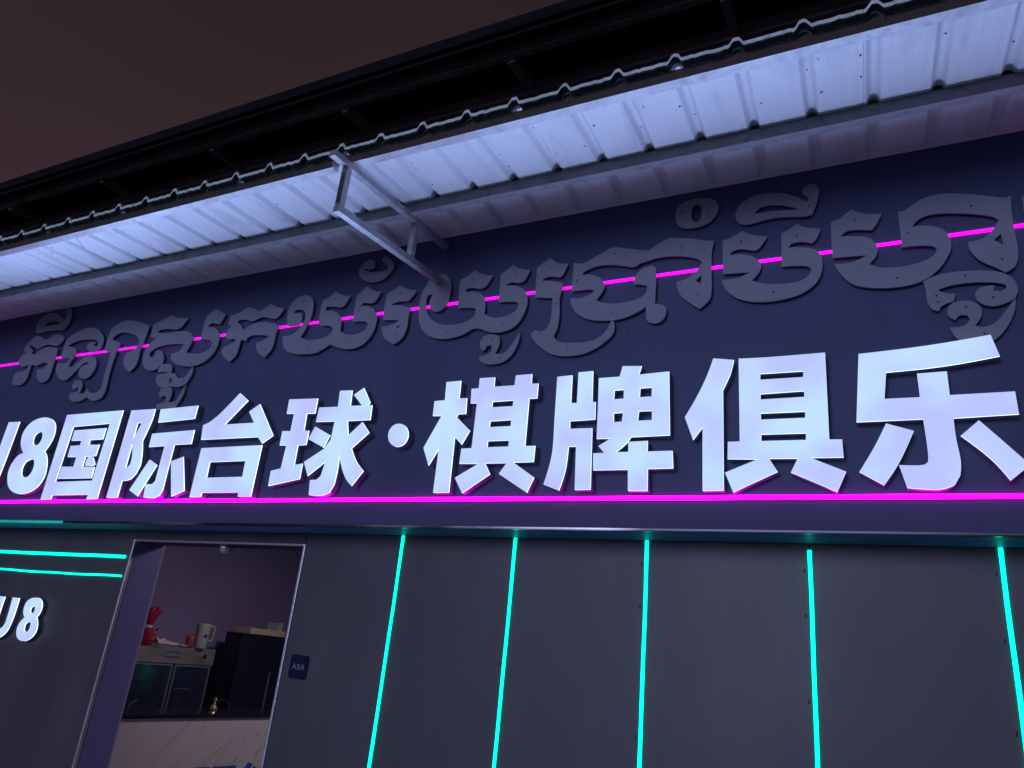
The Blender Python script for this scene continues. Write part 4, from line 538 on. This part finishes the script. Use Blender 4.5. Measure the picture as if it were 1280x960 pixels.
for key, label, comps in SMALL: character(key, comps, label, LW - .045, LW - .003, 1.2, 'small lit characters left of the doorway')

# ------------------------------------------------------------------ grey Khmer cut-out letters
sp = None
for label, rings, screws in KHMER:
    rs = [mm(r, 48) for r in rings]
    cx = sum(p.x for p in rs[0]) / len(rs[0]); cz = min(p.y for p in rs[0])
    e = empty('khmer_letter', (cx, 0, cz), label, 'sign letter', 'grey Khmer cut-out letters on the fascia')
    fv, bv, front, sides = plate(rs, -.028, -.018); n = len(fv)
    link('cutout_board', pydata('cutout_board', fv + bv, front + sides + [tuple(reversed([q + n for q in t])) for t in front]), M['cutout'], e)
    for q, (sx, sz) in enumerate(screws):
        if sp is None: sp = MB().lathe((0, 0, 0), [(.0055, 0), (.0055, -.0012), (.003, -.002)], 8, 'Y').build('screw', M['screw'], e); s = sp
        else: s = sp.copy(); COL.objects.link(s)
        s.parent = e; s.matrix_parent_inverse = parent_inv(e); s.location = (sx / 1000, -.0282, sz / 1000)
    so = MB()
    for q, (sx, sz) in enumerate(screws): so.lathe((sx / 1000, -.0178, sz / 1000), [(.006, 0), (.006, .0175)], 6, 'Y')
    if screws: so.build('spacer', M['side'], e)

# ------------------------------------------------------------------ plaque, dome
pq = empty('pay_plaque', (-3.634, LW, 1.46), 'small navy plaque reading ABA on the wall right of the doorway', 'sign')
rr = []
for cx_, cz_, a0 in ((-3.578, 1.513, 0), (-3.690, 1.513, 90), (-3.690, 1.407, 180), (-3.578, 1.407, 270)):
    for k in range(6): an = R(a0 + 18 * k); rr.append((cx_ + .022 * math.cos(an), LW - .0005, cz_ + .022 * math.sin(an)))
MB().prism(rr, (0, -.0055, 0)).build('plaque_board', M['sign'], pq)
a = bpy.context; 
def text(body, size, x, y, z, parent, m, name, rot=(R(90), 0, 0)):
    cu = bpy.data.curves.new(name, 'FONT'); cu.body = body; cu.size = size; cu.extrude = .0006; cu.align_x = 'CENTER'; cu.align_y = 'CENTER'; cu.space_character = 1.15
    tmp = bpy.data.objects.new('tmp_text', cu); COL.objects.link(tmp)
    dg = bpy.context.evaluated_depsgraph_get(); me = bpy.data.meshes.new_from_object(tmp.evaluated_get(dg)); bpy.data.objects.remove(tmp)
    me.transform(Matrix.Translation((x, y, z)) @ Matrix.Rotation(rot[2], 4, 'Z') @ Matrix.Rotation(rot[0], 4, 'X'))
    me.materials.clear(); return link(name, me, m, parent)
text('ABA', .052, -3.634, LW - .0071, 1.460, pq, M['signtxt'], 'lettering')
dc = empty('dome_camera', (-4.68, .42, DZ), 'small glossy dome hanging under the doorway head', 'security camera')
MB().lathe((-4.68, .42, DZ - .014), [(.052, .012), (.055, .004), (.055, -.006), (.05, -.008)], 20).build('camera_base', M['frame'], dc, smooth=False)
MB().lathe((-4.68, .42, DZ - .022), [(.048, 0), (.044, -.018), (.032, -.032), (.015, -.039), (.003, -.041)], 20).build('dome', M['dome'], dc, smooth=True)

# ------------------------------------------------------------------ reception room
dk = empty('reception_desk', (-5.85, 1.9, 0), 'reception desk with pale veined marble front and black top inside the doorway', 'desk')
MB().box(-5.70, -5.655, .64, 4.2, .03, .905).build('front_panel', M['marble'], dk)
MB().box(-6.10, -5.70, .66, 4.2, .03, .900).build('carcass', M['navy'], dk)
MB().box(-6.12, -5.640, .63, 4.22, .905, .940).build('desk_top', M['granite'], dk, bevel=.003)
def deskpoly(pts, name='lettering'):
    mb = MB(); mb.prism([(-5.6545, y, z) for y, z in pts], (.003, 0, 0)); return mb.build(name, M['letblue'], dk)
for q in DESKLET: deskpoly(q)
BX = -7.0
bf = empty('back_bar_fridge', (BX - .25, 2.2, 0), 'two-door dark glass back bar fridge with crumpled stainless header', 'fridge')
MB().box(BX - .55, BX - .02, 1.70, 2.73, .03, 1.275).build('body', M['navy'], bf)
MB().box(BX - .55, BX, 1.68, 2.75, 1.280, 1.452).build('header', M['steel'], bf, bevel=.004)
for y0, y1 in ((1.70, 2.20), (2.23, 2.72)):
    dr = MB().box(BX - .018, BX - .002, y0 + .02, y1 - .02, .1, 1.255).build('glass_door', M['glass'], bf)
    fm = MB(); fm.box(BX - .019, BX + .006, y0, y0 + .018, .08, 1.272); fm.box(BX - .019, BX + .006, y1 - .018, y1, .08, 1.272); fm.box(BX - .019, BX + .006, y0 + .018, y1 - .018, 1.257, 1.272)
    if y0 > 2: fm.box(BX - .0015, BX + .003, y0 + .06, y1 - .22, 1.03, 1.035)
    fm.build('door_frame', M['frame'], dr)
for r_ in range(2):
    for k in range(6):
        MB().box(BX + .0005, BX + .003, 2.07 + k * .035, 2.085 + k * .035, 1.335 + r_ * .05, 1.353 + r_ * .05).build('vent_slot', M['navy'], bf)
MB().lathe((BX + .001, 2.60, 1.375), [(.022, 0), (.022, .016), (.016, .022)], 14, 'X').build('dial', M['granite'], bf)
# red wrapped bouquet
bq = empty('wrapped_bouquet', (-7.05, 1.80, 1.452), 'crimson paper-wrapped bouquet with gold band on the fridge top', 'bouquet')
def cone(cx, cy, prof, name, m, seg=14, amp=.25, tw=0):
    mb = MB(); n = len(prof)
    ph = [random.uniform(.75, 1.25) for _ in range(seg)]
    for r, h in prof:
        for i in range(seg):
            a = 2 * math.pi * i / seg; rr = r * (1 + amp * math.sin(i * 3 + h * 20) * .6) * ph[i] ** .5
            mb.v.append((cx + rr * math.cos(a), cy + rr * math.sin(a) + tw * (h - prof[0][1]), h + (random.uniform(-.03, .03) if (r, h) == prof[-1] else 0)))
    for k in range(n - 1):
        for i in range(seg): j = (i + 1) % seg; mb.f.append([k * seg + i, k * seg + j, (k + 1) * seg + j, (k + 1) * seg + i])
    mb.f.append(list(range(seg))[::-1]); return mb.build(name, m, None)
def child(o, p): o.parent = p; o.matrix_parent_inverse = parent_inv(p); return o
child(cone(-7.05, 1.80, [(.095, 1.454), (.115, 1.50), (.11, 1.55), (.075, 1.60), (.045, 1.63)], 'wrapping', M['red']), bq)
child(cone(-7.05, 1.815, [(.035, 1.632), (.05, 1.68), (.075, 1.75), (.085, 1.79), (.055, 1.82)], 'upper_wrap', M['red'], tw=.1), bq)
MB().lathe((-7.05, 1.805, 1.612), [(.052, 0), (.054, .012), (.05, .026)], 14).build('gold_band', M['cloth'], bq)
rb = MB(); rb.prism([(-6.985, 1.76, 1.56), (-6.985, 1.81, 1.585), (-6.985, 1.85, 1.55), (-6.985, 1.80, 1.535)], (.006, 0, 0)); rb.prism([(-6.985, 1.84, 1.60), (-6.985, 1.90, 1.615), (-6.985, 1.88, 1.59)], (.006, 0, 0))
rb.build('black_ribbon', M['granite'], bq)
# crumpled paper
cpv = []; cpf = []; gx, gy = 7, 16
for i in range(gx + 1):
    for j in range(gy + 1):
        y = 1.93 + .44 * j / gy; cpv.append((-7.10 + .12 * i / gx + random.uniform(-.01, .01), y, 1.455 + .075 * (1 - j / gy) * random.uniform(.3, 1.1) * math.sin(math.pi * (i + .5) / (gx + 1)) + random.uniform(0, .012)))
for i in range(gx):
    for j in range(gy): a = i * (gy + 1) + j; cpf.append((a, a + 1, a + gy + 2, a + gy + 1))
o = link('crumpled_paper', pydata('crumpled_paper', cpv, cpf), M['cloth']); sm = o.modifiers.new('thickness', 'SOLIDIFY'); sm.thickness = .003
tag(o, 'crumpled cream paper lying on the fridge top between bouquet and cup', 'paper')
o = MB().lathe((-7.02, 2.37, 1.452), [(.036, .001), (.042, .05), (.048, .09), (.046, .115), (.03, .13), (.012, .134)], 16).build('plastic_cup', M['pink'], None, smooth=True)
tag(o, 'small red plastic cup standing left of the green jug', 'cup')
jg = empty('jug', (-7.0, 2.50, 1.452), 'pale green jug with a blue mark and square handle', 'jug')
MB().lathe((-7.0, 2.50, 1.453), [(.062, 0), (.066, .01), (.070, .12), (.076, .245), (.078, .262), (.072, .264), (.066, .25), (.055, .02)], 20).build('jug_body', M['jug'], jg, smooth=True)
MB().tube([(-7.0, 2.565, 1.69), (-7.0, 2.655, 1.695), (-7.0, 2.668, 1.68), (-7.0, 2.655, 1.55), (-7.0, 2.64, 1.54), (-7.0, 2.565, 1.545)], .010, 8).build('handle', M['jug'], jg)
MB().lathe((-6.9295, 2.49, 1.585), [(.022, -.002), (.022, .003), (.018, .004)], 12, 'X').build('blue_mark', M['bluep'], jg)
fc = empty('tall_cabinet', (-7.3, 3.6, 0), 'tall dark navy cabinet beside the right door jamb', 'cabinet')
MB().box(-7.28, -7.02, 3.12, 4.15, .03, 1.665).build('body', M['navy'], fc, bevel=.004)
MB().box(-7.018, -7.0, 3.105, 3.62, .08, 1.66).build('cabinet_door', M['navy'], fc, bevel=.002)
MB().box(-7.018, -7.0, 3.628, 4.145, .08, 1.66).build('cabinet_door', M['navy'], fc, bevel=.002)
MB().box(-6.999, -6.985, 3.66, 3.675, .85, 1.25).build('handle', M['frame'], fc, bevel=.002)
o = MB().box(-7.27, -7.0, 3.22, 3.82, 1.666, 1.735).build('flat_box', M['beige'], None, bevel=.003); tag(o, 'flat beige cardboard box lying on the navy cabinet', 'box')
o = MB().box(-7.25, -7.05, 3.74, 3.81, 1.736, 1.83).build('small_carton', M['jug'], None, bevel=.003); tag(o, 'small pale carton standing on the beige box by the jamb', 'box')
pb = empty('perfume_bottle', (-5.95, 1.88, .94), 'small gold glass bottle standing on the black desk top', 'bottle')
MB().lathe((-5.95, 1.88, .9405), [(.040, 0), (.038, .012), (.022, .035), (.012, .06), (.010, .075)], 16).build('bottle_body', M['gold'], pb, smooth=True)
MB().lathe((-5.95, 1.88, 1.017), [(.016, 0), (.018, .012), (.014, .018), (.018, .026), (.017, .034)], 12).build('stopper', M['gold'], pb)
pts = [(-6.0, 2.02 + .11 * math.cos(t), .942 + .085 * math.sin(t)) for t in [math.pi * k / 10 for k in range(11)]]
o = MB().tube(pts, .006, 8).build('headband', M['chrome'], None); tag(o, 'thin chrome arc of a headset on the desk top', 'headset')
o = MB().tube([(-6.02, .99, .943), (-6.0, 1.0, 1.0), (-5.99, 1.03, 1.012), (-6.0, 1.07, 1.0), (-6.02, 1.09, .943)], .006, 8).build('wire_holder', M['chrome'], None); tag(o, 'bent chrome wire holder at the left end of the desk', 'holder')
# ceiling lamp inside, mirrored in the steel header
cl = empty('ceiling_lamp', (-4.4, 2.3, 3.2), 'square warm ceiling lamp inside the reception room', 'lamp')
MB().box(-4.7, -4.1, 2.0, 2.6, 3.165, 3.199).build('lamp_housing', M['frame'], cl)
MB().box(-4.68, -4.12, 2.02, 2.58, 3.158, 3.1645).build('diffuser', emat('warm_diffuser', (1, .82, .75), (1, .84, .8), 1.0), cl)
ld = bpy.data.lights.new('lamp_light', 'AREA'); ld.size = .5; ld.energy = 34.0; ld.color = (.95, .82, 1.0)
lo = bpy.data.objects.new('lamp_light', ld); COL.objects.link(lo); lo.location = (-4.4, 2.3, 3.15); lo.parent = cl; lo.matrix_parent_inverse = parent_inv(cl)
